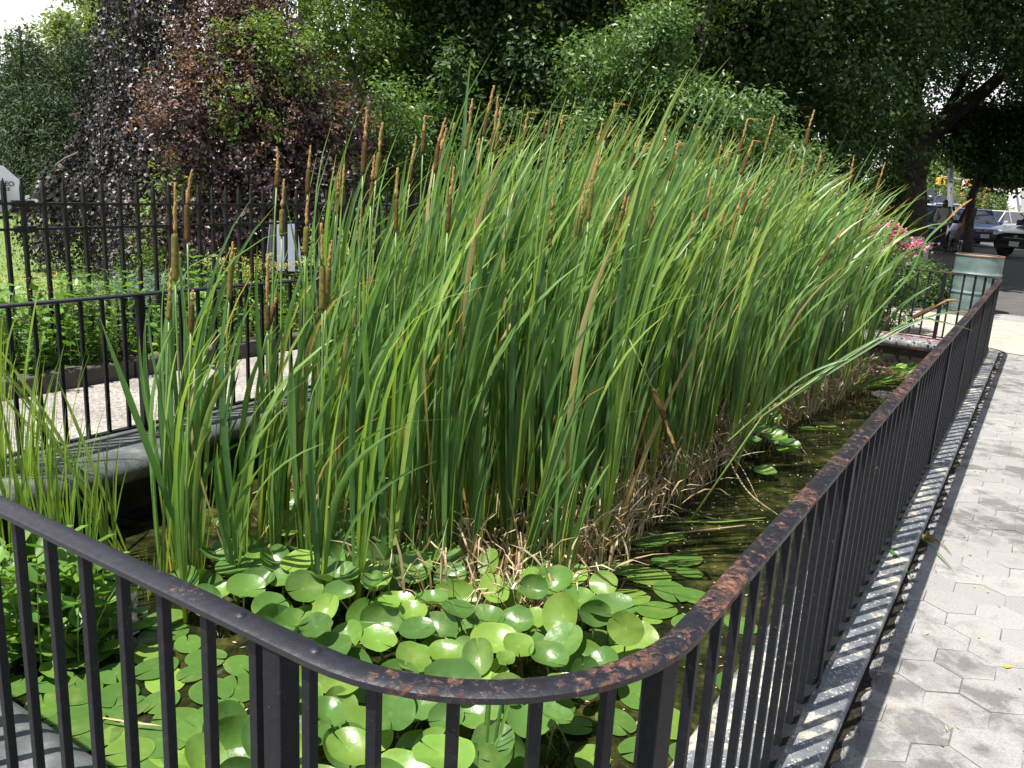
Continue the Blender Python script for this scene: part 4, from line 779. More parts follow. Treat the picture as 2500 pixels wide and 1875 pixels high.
for i in range(38):   # pads behind the first reeds and along the far right edge
    if i < 18: u, v, z_, lb, g = rng.uniform(4.9, 5.8), rng.uniform(-1.5, -1.18), rng.uniform(.03, .22), 'glossy dark pad bunched at the right edge of the stand', 'dark pads bunched at the right edge of the stand'
    elif i < 28: u, v, z_, lb, g = rng.uniform(8.0, 8.9), rng.uniform(-1.45, -.85), rng.uniform(.05, .25), 'green pad bunched in the far right corner of the pool', 'pads in the far corner of the pool'
    else: u, v, z_, lb, g = rng.uniform(2.0, 2.7), rng.uniform(-3.1, -2.5), rng.uniform(.03, .12), 'green pad left of the stand near the dark water', 'pads beside the dark water at the left'
    x, y, _ = P(u, v); pad(0, 0, 1, 1, lb, g, seed=600+i, pos=(x, y, WZ+z_), rad=rng.uniform(.055, .085), tilt=abs(rng.normal(.1, .5)))

# ================================================================== PLANTS AT THE LEFT FRONT OF THE POOL
def sword_clump(px, py, n, h, label, W=.010, spread=.12, wind=.05, lean=(0, 0), seed=1, mat='young_reed', z=WZ, prof='sword', droop=.2, name='iris_clump', bs=.06):
    p = onz(px*1.13, py*1.13, z); rg = np.random.default_rng(seed); a = shoot(n, h, W, spread, wind, rg, base_sp=bs, lean=lean); a['droop'] = np.full(n, droop)
    V, F, tt, r = blades(**a, cs=3, nseg=9, prof=prof, rg=rg); o = link(name, np_mesh(name, V, F, {'t': tt, 'r': r}), M[mat]); o.location = tuple(p); return tag(o, label, 'iris' if 'iris' in name else 'reed')
for i, (x, y, n, h, lb) in enumerate([(20, 1290, 14, .62, 'iris clump with narrow light green blades cut by the left edge of the photo'), (85, 1270, 16, .56, 'dense iris clump behind the second baluster from the left'), (140, 1290, 14, .48, 'iris clump left of the dark leaning stems'), (190, 1330, 10, .42, 'small iris clump with a yellowing stem beside the leafy weeds'),
                                      (235, 1210, 9, .36, 'iris clump with withered seed pods by the dark water'), (50, 1180, 14, .5, 'iris clump farthest back at the left, under the wide coping'), (330, 1290, 7, .22, 'little yellow-green iris tuft at the water under the rail')]):
    sword_clump(x, y, int(n*1.5), h*(1.65 if i < 6 else 1), lb, seed=30+i, W=.012, spread=.13)
clump(262, 1185, 8, 1.25, 'big dark reed stems leaning steeply to the left over the iris', W=.017, spread=.09, wind=-.05, lean=(-.58, .1), seed=41, mat='young_reed', z=WZ+.02)
clump(15, 1160, 9, 1.1, 'broad upright reed blades at the very left edge', W=.018, mat='young_reed', spread=.1, wind=.1, seed=42, z=WZ+.02)
def leafy(name, label, loc, h, ns, lsz, mat, seed=0, asp=.4, spread=.3, cat='plant', heart=False, step=.035, group=None, top=None):
    rg = np.random.default_rng(seed); t = thing(name, label, cat, loc, 0, group); b = MB(); P0 = []; AX_ = []; NR = []; SZ = []; tops = []
    for k in range(ns):
        a = rg.random()*2*PI; rad = spread*math.sqrt(rg.random()); x0, y0 = math.cos(a)*rad, math.sin(a)*rad; hh = h*(.65+.4*rg.random()); lx, ly = rg.normal(0, .10, 2)*hh+np.array([x0, y0])*.35
        pts = [(x0+lx*f*f, y0+ly*f*f, hh*f) for f in (0, .25, .5, .75, 1)]; b.tube(pts, [.0035, .003, .0025, .002, .001], 4); tops.append(pts[-1])
        m_ = max(3, int(hh/step)); ph = rg.random()*6
        for i in range(m_):
            f = .12+.88*i/(m_-1)
            for sd_ in (0, PI):
                an = ph+i*PI*.52+sd_; d = np.array([math.cos(an), math.sin(an), rg.uniform(-.1, .7)]); P0.append((x0+lx*f*f, y0+ly*f*f, hh*f)); AX_.append(d); NR.append(np.array([-.35*d[0], -.35*d[1], 1])+rg.normal(0, .25, 3)); SZ.append(lsz*(.65+.6*rg.random())*(1.1-.45*f))
    b.build('stems', M['stalk'], t); P0 = np.array(P0); V, F, tt, r = leaves(P0, unit(np.array(NR)), unit(np.array(AX_)), np.array(SZ), np.array(SZ)*asp, rg, True)
    link('leaves', np_mesh('leaves', V, F, {'t': tt, 'r': r}), M[mat], t)
    if top:
        for q in tops[:top[1]]:
            cc = np.array(q)+rg.normal(0, 1, (90, 3))*np.array([top[2], top[2], top[2]*.22]); V, F, tt, r = leaves(cc, unit(rg.normal(0, .5, (90, 3))+[0, 0, 1]), unit(rg.normal(size=(90, 3))), np.full(90, .014), np.full(90, .012), rg)
            link('flower_head', np_mesh('flower_head', V, F, {'t': tt, 'r': r}), M[top[0]], t)
    return t
def W_(px, py, z=WZ): p = onz(px*1.13, py*1.13, z); return tuple(float(q) for q in p)
for i, (x, y, h, lb) in enumerate([(60, 1440, .42, 'arrow-leaved weed behind the second baluster at lower left'), (120, 1420, .40, 'arrow-leaved weed growing from the pool corner at lower left'), (170, 1400, .36, 'leafy weed right of the others at the lower left'), (15, 1400, .42, 'leafy weed cut by the left edge of the photo'), (215, 1370, .26, 'low weed with pointed leaves beside the small dark pool of water')]):
    leafy('water_weed', lb, W_(x, y), h, 7, .125, 'broad', 70+i, .50, .12, step=.065)
# ================================================================== BED PLANTS
def bed(u, v): return P(u, v, .03)
k = 0
for i in range(26):
    u = 2.2+i*.27+rng.normal(0, .05); v = -5.22+rng.normal(0, .06) if i % 2 else -5.6+rng.normal(0, .1)
    lb = ['leafy green perennial spilling over the bed kerb', 'tall leafy green perennial against the picket fence'][0 if i % 2 else 1]
    leafy('bed_plant', lb, bed(u, v), .36 if i % 2 else .50, 9, .075, 'broad', 500+i, .30, .17, group=['perennials along the bed kerb', 'perennials against the picket fence'][0 if i % 2 else 1])
leafy('bed_plant', 'bushy perennial with narrow leaves standing by the left rail post', bed(3.0, -5.12), .62, 12, .07, 'lime', 540, .26, .16)
for i, (px, py, y_, h, lb) in enumerate([(20, 660, 5.0, .62, 'broad-leaved plant behind the left end of the fence'), (75, 690, 5.1, .58, 'round-leaved plant with buds behind the fence'), (195, 680, 5.4, .60, 'round-leaved plant behind the fourth picket'), (240, 660, 5.8, .72, 'feathery tall plant behind the pickets, in front of the weeping tree'), (500, 720, 6.3, .7, 'green plant behind the fence right of the thick cattail'), (380, 760, 5.7, .55, 'green plant between fence and rail beside the post')]):
    x, yy, _ = aty(px, py, y_); leafy('garden_plant', lb, (x, yy, .03), h, 10, .10 if 'feath' not in lb else .05, 'broad', 560+i, .62 if 'feath' not in lb else .2, .22, step=.06 if 'feath' not in lb else .025)
for i, (px, py, y_, lb) in enumerate([(140, 690, 5.6, 'plant with pale yellow flower heads behind the fence at the left'), (610, 610, 7.6, 'tall plant with large creamy yellow flower heads left of the tilted panel'), (650, 640, 7.2, 'plant with creamy yellow flower heads in front of the tilted panel'), (560, 640, 7.8, 'small yellow-flowered plant at the left of the creamy ones')]):
    q = aty(px, py, y_); leafy('yellow_flower_plant', lb, (q[0], q[1], .02), max(.4, float(q[2])), 9, .07, 'broad', 580+i, .5, .2, top=('yellowfl', 7, .055))
for i, (px, y_, lb) in enumerate([(330, 7.3, 'blue-green juniper spreading at the foot of the weeping tree'), (420, 7.6, 'blue-green juniper right of the first one'), (290, 6.9, 'low grey-green juniper behind the pickets')]):
    x, yy, _ = aty(px, 700, y_); t = thing('juniper', lb, 'juniper', (x, yy, 0)); crown('foliage', [(0, 0, .16, .5, .4, .22)], 260, 26, .05, M['juniper'], t, seed=600+i, crad=.10, asp=.16, upw=.4)
rg = np.random.default_rng(9); n = 9000; uu = rg.uniform(1.5, 12.5, n); vv = rg.uniform(-7.6, -5.08, n); q = np.array([P(a, b_, .03) for a, b_ in zip(uu, vv)]); q[:, 2] += rg.random(n)**1.5*.22
V, F, tt, r = leaves(q, unit(rg.normal(0, .5, (n, 3))+[0, 0, .8]), unit(rg.normal(0, 1, (n, 3))+[0, 0, .5]), rg.uniform(.03, .08, n), rg.uniform(.015, .045, n), rg, True)
tag(link('ground_cover', np_mesh('ground_cover', V, F, {'t': tt, 'r': r}), M['broad']), 'low leafy ground cover filling the bed around the fence', 'ground cover', kind='stuff')
rg = np.random.default_rng(19); n = 60000; x = rg.uniform(-13, 0, n); y = rg.uniform(5.5, 22, n)**1.0; mk = (x < -3.2+.35*(y-6)*0+0) | (y > 9); x, y = x[mk], y[mk]; n = len(x); P0 = np.stack([x, y, np.full(n, .01)], 1)
V, F, tt, r = leaves(P0, unit(rg.normal(0, 1, (n, 3))*[1, 1, .2]), unit(rg.normal(0, .35, (n, 3))+[0, 0, 1]), rg.uniform(.015, .04, n), rg.uniform(.012, .02, n), rg)
tag(link('lawn_grass', np_mesh('lawn_grass', V, F, {'t': tt, 'r': r}), M['young_reed']), 'short mown grass blades on the sunny lawn', 'grass', kind='stuff')
# tilted pale panel
pc = aty(697, 602, 8.2); pn = thing('tilted_panel', 'pale blue-white panel tilted upright behind the fence, half hidden by reeds', 'panel', tuple(pc), math.radians(12))
b = MB(); b.add([(-.15, .0, -.24), (.16, .0, -.24), (.11, .02, .24), (-.10, .02, .24), (-.15, .02, -.24), (.16, .02, -.24), (.11, .04, .24), (-.10, .04, .24)], [(0, 1, 2, 3), (7, 6, 5, 4), (0, 4, 5, 1), (1, 5, 6, 2), (2, 6, 7, 3), (3, 7, 4, 0)]); b.build('board', M['panel'], pn)
b = MB(); b.bar((-.17, -.002, -.25), (-.12, .015, .25), .02, .05); b.build('frame', M['panel_frame'], pn); b = MB(); b.bar((0, .04, -.85), (0, .04, -.2), .03); b.build('post', M['panel_frame'], pn)

# ================================================================== TREES
def rel(px, py, y, loc): q = aty(px, py, y); return (float(q[0]-loc[0]), float(q[1]-loc[1]), float(q[2]))
def gxy(px, y): return (float((px-1250)/2080*y), float(y), 0.)
# weeping copper beech: strands of leaves hanging over a dome
bl = (-4.42, 10.9, 0.); bt = thing('weeping_beech', 'weeping tree with dark purple leaves hanging to the ground behind the fence', 'tree', bl)
limbs('trunk', bt, [((0, 0, 0), (.1, 0, 3.2), .16, .11), ((.1, 0, 3.1), (.35, 0, 6.2), .11, .04), ((.1, 0, 2.2), (-1.2, -.2, 1.9), .05, .02), ((.1, 0, 2.8), (-.9, -.4, 3.4), .06, .02), ((.1, 0, 3.2), (1., -.4, 4.0), .06, .02)], M['bark'], bt, 3)
rg = np.random.default_rng(21); zs = np.array([0, .35, .8, 1.3, 1.9, 2.5, 3.1, 3.7, 4.4, 5.2, 6.2]); rs = np.array([1.45, 1.55, 1.45, 1.30, 1.12, 1.06, 1.02, .95, .85, .7, .1]); cxs = np.array([-.15, -.15, -.1, .05, .12, .16, .22, .30, .42, .5, .55])
VV_ = []; tw = MB(); 
for k in range(2700):
    a = rg.random()*2*PI; 
    z0 = rg.uniform(.5, 6.1) if k % 3 else rg.uniform(.3, 2.6); ln_ = min(z0-.05, rg.uniform(.5, 1.5)); m_ = int(ln_/.032); zz = z0-np.arange(m_)*.032; lob = 1+.10*np.sin(a*5+z0*1.7)+.07*np.sin(a*11)+rg.normal(0, .05)
    if rg.random() < .35: lob *= rg.uniform(.55, .95)
    R_ = np.interp(zz, zs, rs)*lob+.05*np.sin(zz*9+a*4); aa = a+.03*np.sin(zz*7+k)
    x = np.interp(zz, zs, cxs)+R_*np.cos(aa); y = R_*np.sin(aa)*.85; VV_.append(np.stack([x, y, zz], 1)+rg.normal(0, .022, (m_, 3)))
    if k % 5 == 0 and m_ > 6: tw.tube([(x[i], y[i], zz[i]) for i in range(0, m_, 5)], .004, 3, cap=False)
tw.build('twigs', M['twig'], bt); q = np.concatenate(VV_); n = len(q); out = unit(q*[1, 1, 0]+1e-6)
V, F, tt, r = leaves(q, unit(out*.8+rg.normal(0, .55, (n, 3))+[0, 0, .45]), unit(rg.normal(0, .45, (n, 3))+out*.35-[0, 0, 1]), rg.uniform(.032, .062, n), rg.uniform(.026, .048, n), rg)
link('crown', np_mesh('crown', V, F, {'t': tt, 'r': r}), M['beech'], bt)
# bare arching branch of the beech
b = MB(); ks = [(190, 372), (160, 385), (138, 400), (118, 435), (100, 478)]; b.tube([rel(*q_, 9.6, bl) for q_ in ks], [.010, .009, .007, .006, .004], 5); b.build('branch', M['twig'], bt)
q = np.concatenate([np.array(rel(138-38*j/12, 400+78*j/12, 9.6, bl))[None]+rg.normal(0, .09, (26, 3))*[1, .4, 1]-np.array([0, 0, 1])*rg.random((26, 1))*.6 for j in range(13)]); n = len(q)
V, F, tt, r = leaves(q, unit(rg.normal(0, .6, (n, 3))+[0, -.8, .3]), unit(rg.normal(0, .45, (n, 3))-[0, 0, 1]), rg.uniform(.05, .085, n), rg.uniform(.04, .06, n), rg); link('hanging_spray', np_mesh('hanging_spray', V, F, {'t': tt, 'r': r}), M['beech'], bt)
# purple smoke bush with rusty tips
sl_ = (-2.75, 9.5, 0.)
E1 = [(*rel(500, 560, 9.3, sl_), .75, .6, .6), (*rel(640, 500, 9.4, sl_), .75, .7, .7), (*rel(790, 440, 9.7, sl_), .6, .6, .6), (*rel(450, 330, 9.3, sl_), .45, .5, .65), (*rel(560, 240, 9.5, sl_), .55, .5, .6), (*rel(680, 300, 9.6, sl_), .55, .5, .6), (*rel(820, 330, 9.9, sl_), .5, .5, .5), (*rel(520, 120, 9.6, sl_), .4, .4, .5), (*rel(640, 130, 9.8, sl_), .45, .4, .5), (*rel(730, 200, 9.9, sl_), .4, .4, .4), (*rel(600, 30, 9.9, sl_), .35, .4, .4)]
def smoke_extra(t):
    E2 = [(e[0], e[1]-.1, e[2]+.12, e[3]*.95, e[4]*.95, e[5]*.9) for e in E1[3:]]
    crown('rusty_tips', E2, 260, 26, .045, M['smoketip'], t, 32, .09, .95, .3, .35)
    crown('green_shoots', [(*rel(600, 200, 9.3, sl_), .45, .3, .7), (*rel(700, 130, 9.5, sl_), .4, .3, .4), (*rel(440, 400, 9.1, sl_), .12, .1, .12), (*rel(430, 455, 8.9, sl_), .28, .2, .16), (*rel(370, 570, 8.9, sl_), .16, .15, .35)], 150, 22, .06, M['lime'], t, 33, .1, .9, .5, .45)
tree('smoke_bush', 'big shrub with purple leaves, rusty tips and a few green shoots', 'shrub', sl_, E1, [((0, 0, 0), (0, 0, 1.2), .07, .05), ((.1, 0, 0), (.4, 0, 1.3), .06, .04), ((-.1, 0, 0), (-.5, 0, 1.2), .06, .04)], dict(ncl=1350, per=24, size=.055, mat=M['smoke'], crad=.13, asp=.62, shell=.8, upw=.4), seed=31, extra=smoke_extra)
# airy green tree with thin stems
al = gxy(860, 13.5); E1 = [(*rel(x, y, d, al), rx, rx, rz) for x, y, d, rx, rz in [(720, 60, 13.2, .8, .7), (880, 20, 13.5, .9, .6), (950, 90, 13.2, .5, .5), (680, 170, 13.5, .6, .5), (800, 150, 13.8, .5, .5), (960, 230, 13.3, .35, .6), (980, 330, 13.1, .4, .4), (860, 360, 13., .8, .45), (920, 290, 13.3, .4, .4), (780, -140, 13.5, 1.4, 1.2), (950, -250, 14, 1.4, 1.2)]]
tree('airy_tree', 'light green tree with many thin stems and sky showing through', 'tree', al, E1, [((0, 0, 0), (-.5, 0, 2.6), .05, .035), ((.1, 0, 0), (0, 0, 2.9), .05, .035), ((.2, .1, 0), (.5, 0, 2.8), .05, .03), ((-.1, 0, 0), (-.9, 0, 2.6), .04, .03)], dict(ncl=900, per=26, size=.09, mat=M['lime'], crad=.24, asp=.42, upw=.7), seed=35, limb_r=.016)
# dark oaks and understorey across the back
def bigtree(name, label, x, y, ells, hi, seed, mat='oak', tr=.28, ncl=2600, size=.088, th=6, per=22, cat='tree', hin=2200, six=True, hsz=.34):
    loc = (x, y, 0.); t = thing(name, label, cat, loc); limbs('trunk', t, [((0, 0, 0), (0, 0, th), tr, tr*.7)]+[((0, 0, th*.5+i*.3), (e[0], e[1], e[2]), tr*.35, tr*.1) for i, e in enumerate(ells)], M['bark'], t, seed)
    crown('crown', ells, ncl, per, size, M[mat], t, seed, .32, .75, .55, .6, six=six); crown('upper_crown', hi, hin, 10, hsz, M[mat], t, seed+1, .5, .6, .7, .65, six=False); return t
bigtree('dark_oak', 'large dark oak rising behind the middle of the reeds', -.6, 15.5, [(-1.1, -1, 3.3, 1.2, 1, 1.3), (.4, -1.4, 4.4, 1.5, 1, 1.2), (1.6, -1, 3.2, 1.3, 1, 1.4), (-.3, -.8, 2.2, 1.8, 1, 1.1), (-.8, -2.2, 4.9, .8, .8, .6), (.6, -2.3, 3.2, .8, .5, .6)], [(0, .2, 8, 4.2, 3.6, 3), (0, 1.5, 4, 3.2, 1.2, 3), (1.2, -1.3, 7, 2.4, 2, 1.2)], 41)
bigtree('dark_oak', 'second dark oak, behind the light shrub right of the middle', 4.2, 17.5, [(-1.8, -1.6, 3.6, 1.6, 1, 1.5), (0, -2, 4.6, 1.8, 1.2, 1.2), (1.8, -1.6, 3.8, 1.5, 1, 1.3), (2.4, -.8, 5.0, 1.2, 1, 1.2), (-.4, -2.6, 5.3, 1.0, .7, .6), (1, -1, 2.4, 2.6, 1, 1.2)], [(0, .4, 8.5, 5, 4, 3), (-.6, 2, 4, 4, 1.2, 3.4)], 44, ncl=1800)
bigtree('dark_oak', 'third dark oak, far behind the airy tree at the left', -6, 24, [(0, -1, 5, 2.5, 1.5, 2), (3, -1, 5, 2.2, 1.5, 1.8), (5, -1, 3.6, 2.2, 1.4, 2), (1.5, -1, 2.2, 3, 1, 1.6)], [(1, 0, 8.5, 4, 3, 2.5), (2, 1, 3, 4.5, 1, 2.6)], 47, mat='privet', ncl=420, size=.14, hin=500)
for i, (px, y, z, rx, rz, n, mat, lb) in enumerate([(1500, 11.6, 3.0, .95, .75, 620, 'privet', 'light green shrub with small leaves, upper right of the middle'), (1600, 11.3, 2.2, .95, .7, 520, 'privet', 'light green shrub with arching sprays behind the right half of the reeds'), (1810, 11.2, 1.75, 1.0, .75, 620, 'privet', 'grey-green shrub whose leaves touch the tops of the right reeds'), (1950, 11.8, 1.2, .7, .7, 380, 'privet', 'dark leafy shrub left of the thick trunk'),
                                                  (1560, 12.6, 4.6, 1.2, .6, 380, 'lime', 'bright leafy bough at the top edge right of the middle'), (1330, 12.6, 2.3, .9, .9, 420, 'oak', 'dark shrub behind the tallest cattails'), (1090, 12.4, 2.0, .9, 1.0, 420, 'oak', 'dark shrub behind the hooked cattail'), (930, 11.8, 1.6, .6, .8, 380, 'privet', 'bright low shrub right of the purple one')]):
    x, yy, _ = gxy(px, y); r9 = np.random.default_rng(700+i); E1 = [(r9.normal(0, rx*.5), r9.normal(0, .25), z+r9.normal(0, rz*.5), rx*r9.uniform(.22, .5), .35, rz*r9.uniform(.2, .42)) for _ in range(11)]+[(0, .35, z-.1, rx*.9, .25, rz*.9), (0, .3, max(.6, z-rz*1.3), rx*.8, .4, rz)]
    tree('leafy_shrub', lb, 'shrub', (x, yy, 0), E1, [((0, .1, 0), (0, .05, z*.8), .05, .03), ((.1, .1, 0), (rx*.5, 0, z*.9), .04, .02), ((-.1, .1, 0), (-rx*.5, 0, z*.8), .04, .02)], dict(ncl=n, per=24, size=.075 if mat != 'oak' else .1, mat=M[mat], crad=.2, asp=.45, upw=.6, droop=.15), seed=60+i, limb_r=.014)
# big right oak: forked trunk
ol = gxy(2210, 27); t = thing('forked_oak', 'massive dark oak with a forked trunk shading the walk at the right', 'tree', ol); R = lambda x, y, d=27: rel(x, y, d, ol)
fk = R(2235, 345)
limbs('trunk', t, [((0, 0, -.1), R(2218, 430), .56, .52), (R(2218, 430), fk, .52, .60), (fk, R(2215, 180), .42, .34), (R(2215, 190), R(2190, -60), .34, .2), (fk, R(2300, 300), .36, .30), (R(2296, 302), R(2400, 225, 26), .30, .2), (R(2396, 228, 26), R(2520, 120, 25), .2, .12), (R(2300, 300), R(2360, 180), .16, .1), (R(2215, 200), R(2100, 60, 25), .2, .1), (R(2225, 250), R(2310, 60), .2, .12)], M['bark'], t, 8, .02, 12)
def keepo(C):
    w_ = C+np.array(ol)-np.array([0, 0, CAMH]); d = w_@_fw; x = 1250+FPX*(w_@CR)/d; y = 937.5-FPX*(w_@CU)/d
    slot = (x > 2225) & (x < 2420) & (y > 395) & (y < 520); sl2 = (np.abs(x-2283) < 15) & (np.abs(y-280) < 50); 
    tk = (x > 2158) & (x < 2285) & (y > 150) & (d < 26.5); lm = (np.abs((y-338)+(x-2258)*.8) < 42) & (x > 2250) & (x < 2460) & (d < 26.5)
    return ~((y > 470) & (x < 2560)) & ~slot & ~sl2 & ~tk & ~lm & (d > 1)
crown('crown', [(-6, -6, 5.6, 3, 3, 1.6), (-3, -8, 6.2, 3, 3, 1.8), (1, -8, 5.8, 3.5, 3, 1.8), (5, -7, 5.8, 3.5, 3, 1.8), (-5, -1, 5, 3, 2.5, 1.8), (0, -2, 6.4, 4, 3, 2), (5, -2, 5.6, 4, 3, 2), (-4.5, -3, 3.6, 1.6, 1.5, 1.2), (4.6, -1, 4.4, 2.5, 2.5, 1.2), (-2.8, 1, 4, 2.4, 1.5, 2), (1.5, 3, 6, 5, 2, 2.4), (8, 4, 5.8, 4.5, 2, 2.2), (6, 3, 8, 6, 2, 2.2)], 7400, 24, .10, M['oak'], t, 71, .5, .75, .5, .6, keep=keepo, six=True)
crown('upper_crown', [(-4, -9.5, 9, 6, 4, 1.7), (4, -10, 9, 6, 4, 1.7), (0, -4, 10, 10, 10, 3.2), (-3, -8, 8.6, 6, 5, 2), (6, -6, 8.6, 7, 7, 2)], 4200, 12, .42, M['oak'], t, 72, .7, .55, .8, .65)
# dark hanging tree at the right edge
dl = gxy(2352, 27.5); t = thing('street_tree', 'thinner dark tree leaning right, leaves hanging over the parked cars', 'tree', dl); R = lambda x, y, d=27.5: rel(x, y, d, dl)
limbs('trunk', t, [((0, 0, 0), R(2372, 480), .15, .13), (R(2372, 480), R(2405, 400), .13, .10), (R(2405, 400), R(2470, 320), .10, .06), (R(2405, 400), R(2420, 300), .08, .05)], M['bark'], t, 9, .03)
crown('crown', [(*R(2440, 400), 1.0, 1.2, .7), (*R(2400, 350), .7, 1, .8), (*R(2500, 400), .9, 1, .8), (*R(2480, 340), 1.4, 1.5, 1.), (*R(2330, 330), .8, 1, .7), (*R(2395, 300), 1, 1.2, .6)], 1300, 22, .12, M['oak'], t, 75, .3, .8, .5, .6, six=True)
# left background
def conifer(label, px, y, h, r, seed):
    x, yy, _ = gxy(px, y); t = thing('evergreen_tree', label, 'tree', (x, yy, 0)); limbs('trunk', t, [((0, 0, 0), (0, 0, h*.95), .14, .03)], M['bark'], t, seed); rg = np.random.default_rng(seed); E1 = []
    for k in range(60):
        z = h*(.04+.94*k/60); rr_ = r*(1-z/h)**.75+.08; a = k*2.4; E1.append((math.cos(a)*rr_*.6, math.sin(a)*rr_*.6, z, rr_*.55, rr_*.55, h*.045))
    crown('crown', E1, 1500, 16, .14, M['conifer'], t, seed, .22, .85, .35, .28, droop=.1); return t
conifer('dark evergreen at the far left edge behind the fence', 45, 23, 4.9, 1.7, 81); conifer('dark evergreen beside the weeping tree, behind its left side', 165, 24, 4.9, 1.6, 82); conifer('low dark evergreen filling the gap at the far left', 100, 22, 3.3, 1.7, 83)
conifer('dark evergreen cut by the left edge of the photo', -40, 24, 4.0, 1.8, 85)
for i, (px, y, E1, lb) in enumerate([(150, 34, [(0, 0, 5.2, 2.0, 1.5, 1.6), (-1, 0, 4, 1.5, 1.5, 1.4), (1.4, 0, 4.4, 1.5, 1.5, 1.6), (.6, 0, 6.1, 1.1, 1, .9)], 'pale yellow-green tree rising behind the evergreens'), (275, 40, [(0, 0, 8.6, 2.2, 2, 1.2), (-1.4, 0, 8.9, 1.3, 1, .8), (1, 0, 6.5, 2.2, 2, 2)], 'high pale tree whose boughs show left of the weeping tree top')]):
    x, yy, _ = gxy(px, y); tree('pale_tree', lb, 'tree', (x, yy, 0), E1, [((0, 0, 0), (0, 0, 4), .2, .12)], dict(ncl=520, per=22, size=.22, mat=M['pale'], crad=.4, asp=.5, upw=.5), seed=90+i, limb_r=.05)
# far bright trees seen under the oak, and street side
for i, (px, y, h, r, m_, lb) in enumerate([(2255, 95, 8.5, 4.5, 'far', 'bright green tree far off between the oak trunk and the grey pole'), (2330, 88, 7.2, 3.2, 'pale', 'pale green tree right behind the grey pole'), (2365, 58, 3.6, 1.5, 'lime', 'vivid green young tree right of the grey pole'), (2200, 110, 10, 6, 'far', 'tall green tree far behind the trunk of the oak'), (2460, 110, 9, 6, 'far', 'tall green tree far behind the white building'), (2400, 100, 9, 4.5, 'far', 'green tree far behind the leaning street tree')]):
    x, yy, _ = gxy(px, y); tree('distant_tree', lb, 'tree', (x, yy, 1.0 if y > 80 else 0), [(0, 0, h*.62, r, r, h*.38), (r*.4, -r*.3, h*.45, r*.7, r*.7, h*.25), (-r*.4, -r*.3, h*.4, r*.7, r*.7, h*.25)], [((0, 0, 0), (0, 0, h*.5), .2, .12)], dict(ncl=420, per=22, size=.07*r if y > 80 else .16, mat=M[m_], crad=.12*r, asp=.55, upw=.5), seed=110+i, limb_r=.05)
# far hedge line closing the left horizon
for i in range(9):
    x = -52+i*7.0; t = thing('horizon_tree', 'hazy green tree on the far side of the lawn', 'tree', (x, 52+rng.normal(0, 3), 0), 0, 'trees beyond the lawn'); h = rng.uniform(3.5, 5.5)
    limbs('trunk', t, [((0, 0, 0), (0, 0, h*.5), .2, .1)], M['bark'], t, i); crown('crown', [(0, 0, h*.5, 4.2, 2, h*.5), (2, 0, h*.35, 3, 2, h*.35)], 260, 18, .42, M['far'], t, 130+i, .6, .8, .5, .55)
# dark hedge behind the roses and low one by the walk
for i, (px, y, rx, rz, lb) in enumerate([(2050, 22, 1.2, 2.5, 'tall dark bush filling the gap left of the big oak trunk'), (2105, 19, .9, 1.3, 'dark shrub between the reeds and the big oak trunk'), (2250, 12.2, .75, .34, 'low dark hedge behind the far railing, left of the barrel'), (2120, 12.6, .8, .5, 'dark hedge behind the rose bush')]):
    x, yy, _ = gxy(px, y); t = thing('hedge', lb, 'hedge', (x, yy, 0)); crown('foliage', [(0, 0, rz*.6, rx, .4, rz)], 520 if y < 18 else 700, 20, .05 if y < 18 else .10, M['oak'], t, 140+i, .1, .8, .5, .5); limbs('stems', t, [((0, 0, 0), (0, 0, rz), .02, .01)], M['bark'], t, i)

# ================================================================== ROSES, BARREL, BENCH
rl = (4.15, 9.42, 0.); t = thing('rose_bush', 'rose bush with clusters of pink flowers behind the far end of the pool', 'rose bush', rl); R = lambda x, y, d=9.4: rel(x, y, d, rl)
limbs('stems', t, [((0, 0, 0), R(2140, 560), .012, .005), ((.05, 0, 0), R(2200, 600), .012, .005), ((-.1, 0, 0), R(2110, 620), .012, .005), ((.1, 0, 0), R(2235, 630), .01, .004), ((0, 0, 0), R(2170, 680), .01, .004)], M['stalk'], t, 5)
crown('leaves', [(*R(2150, 590), .26, .3, .2), (*R(2190, 640), .34, .3, .16), (*R(2130, 640), .3, .3, .22), (*R(2190, 690), .3, .3, .2), (*R(2120, 730), .3, .3, .28), (*R(2180, 760), .22, .25, .22)], 560, 18, .036, M['privet'], t, 151, .08, .7, .6, .6)
rg = np.random.default_rng(55); px_ = 9.4/FPX
for (x, y, w_, h_) in [(2127, 558, 20, 16), (2175, 552, 18, 12), (2178, 578, 26, 20), (2196, 565, 16, 14), (2160, 608, 30, 17), (2185, 616, 12, 12), (2212, 600, 12, 8), (2242, 594, 20, 12), (2256, 603, 14, 12), (2140, 520, 10, 9), (2122, 572, 18, 16), (2100, 672, 12, 14), (2160, 735, 14, 12), (2195, 634, 11, 9), (2226, 620, 12, 10), (2210, 640, 14, 8), (2140, 588, 14, 10), (2095, 600, 12, 12), (2165, 780, 8, 8)]:
    c = np.array(R(x, y, 9.25)); n = int(20+w_*h_*.16); q = c+rg.normal(0, .42, (n, 3))*np.array([w_, w_, h_])*px_
    V, F, tt, r = leaves(q, unit(rg.normal(0, .6, (n, 3))+[-.2, -.6, .6]), unit(rg.normal(0, 1, (n, 3))), rg.uniform(.02, .034, n), rg.uniform(.02, .034, n), rg, True, rr=np.clip(rg.random()*.6+rg.random(n)*.5, 0, 1)); link('blossom', np_mesh('blossom', V, F, {'t': tt, 'r': r}), M['petal'], t)
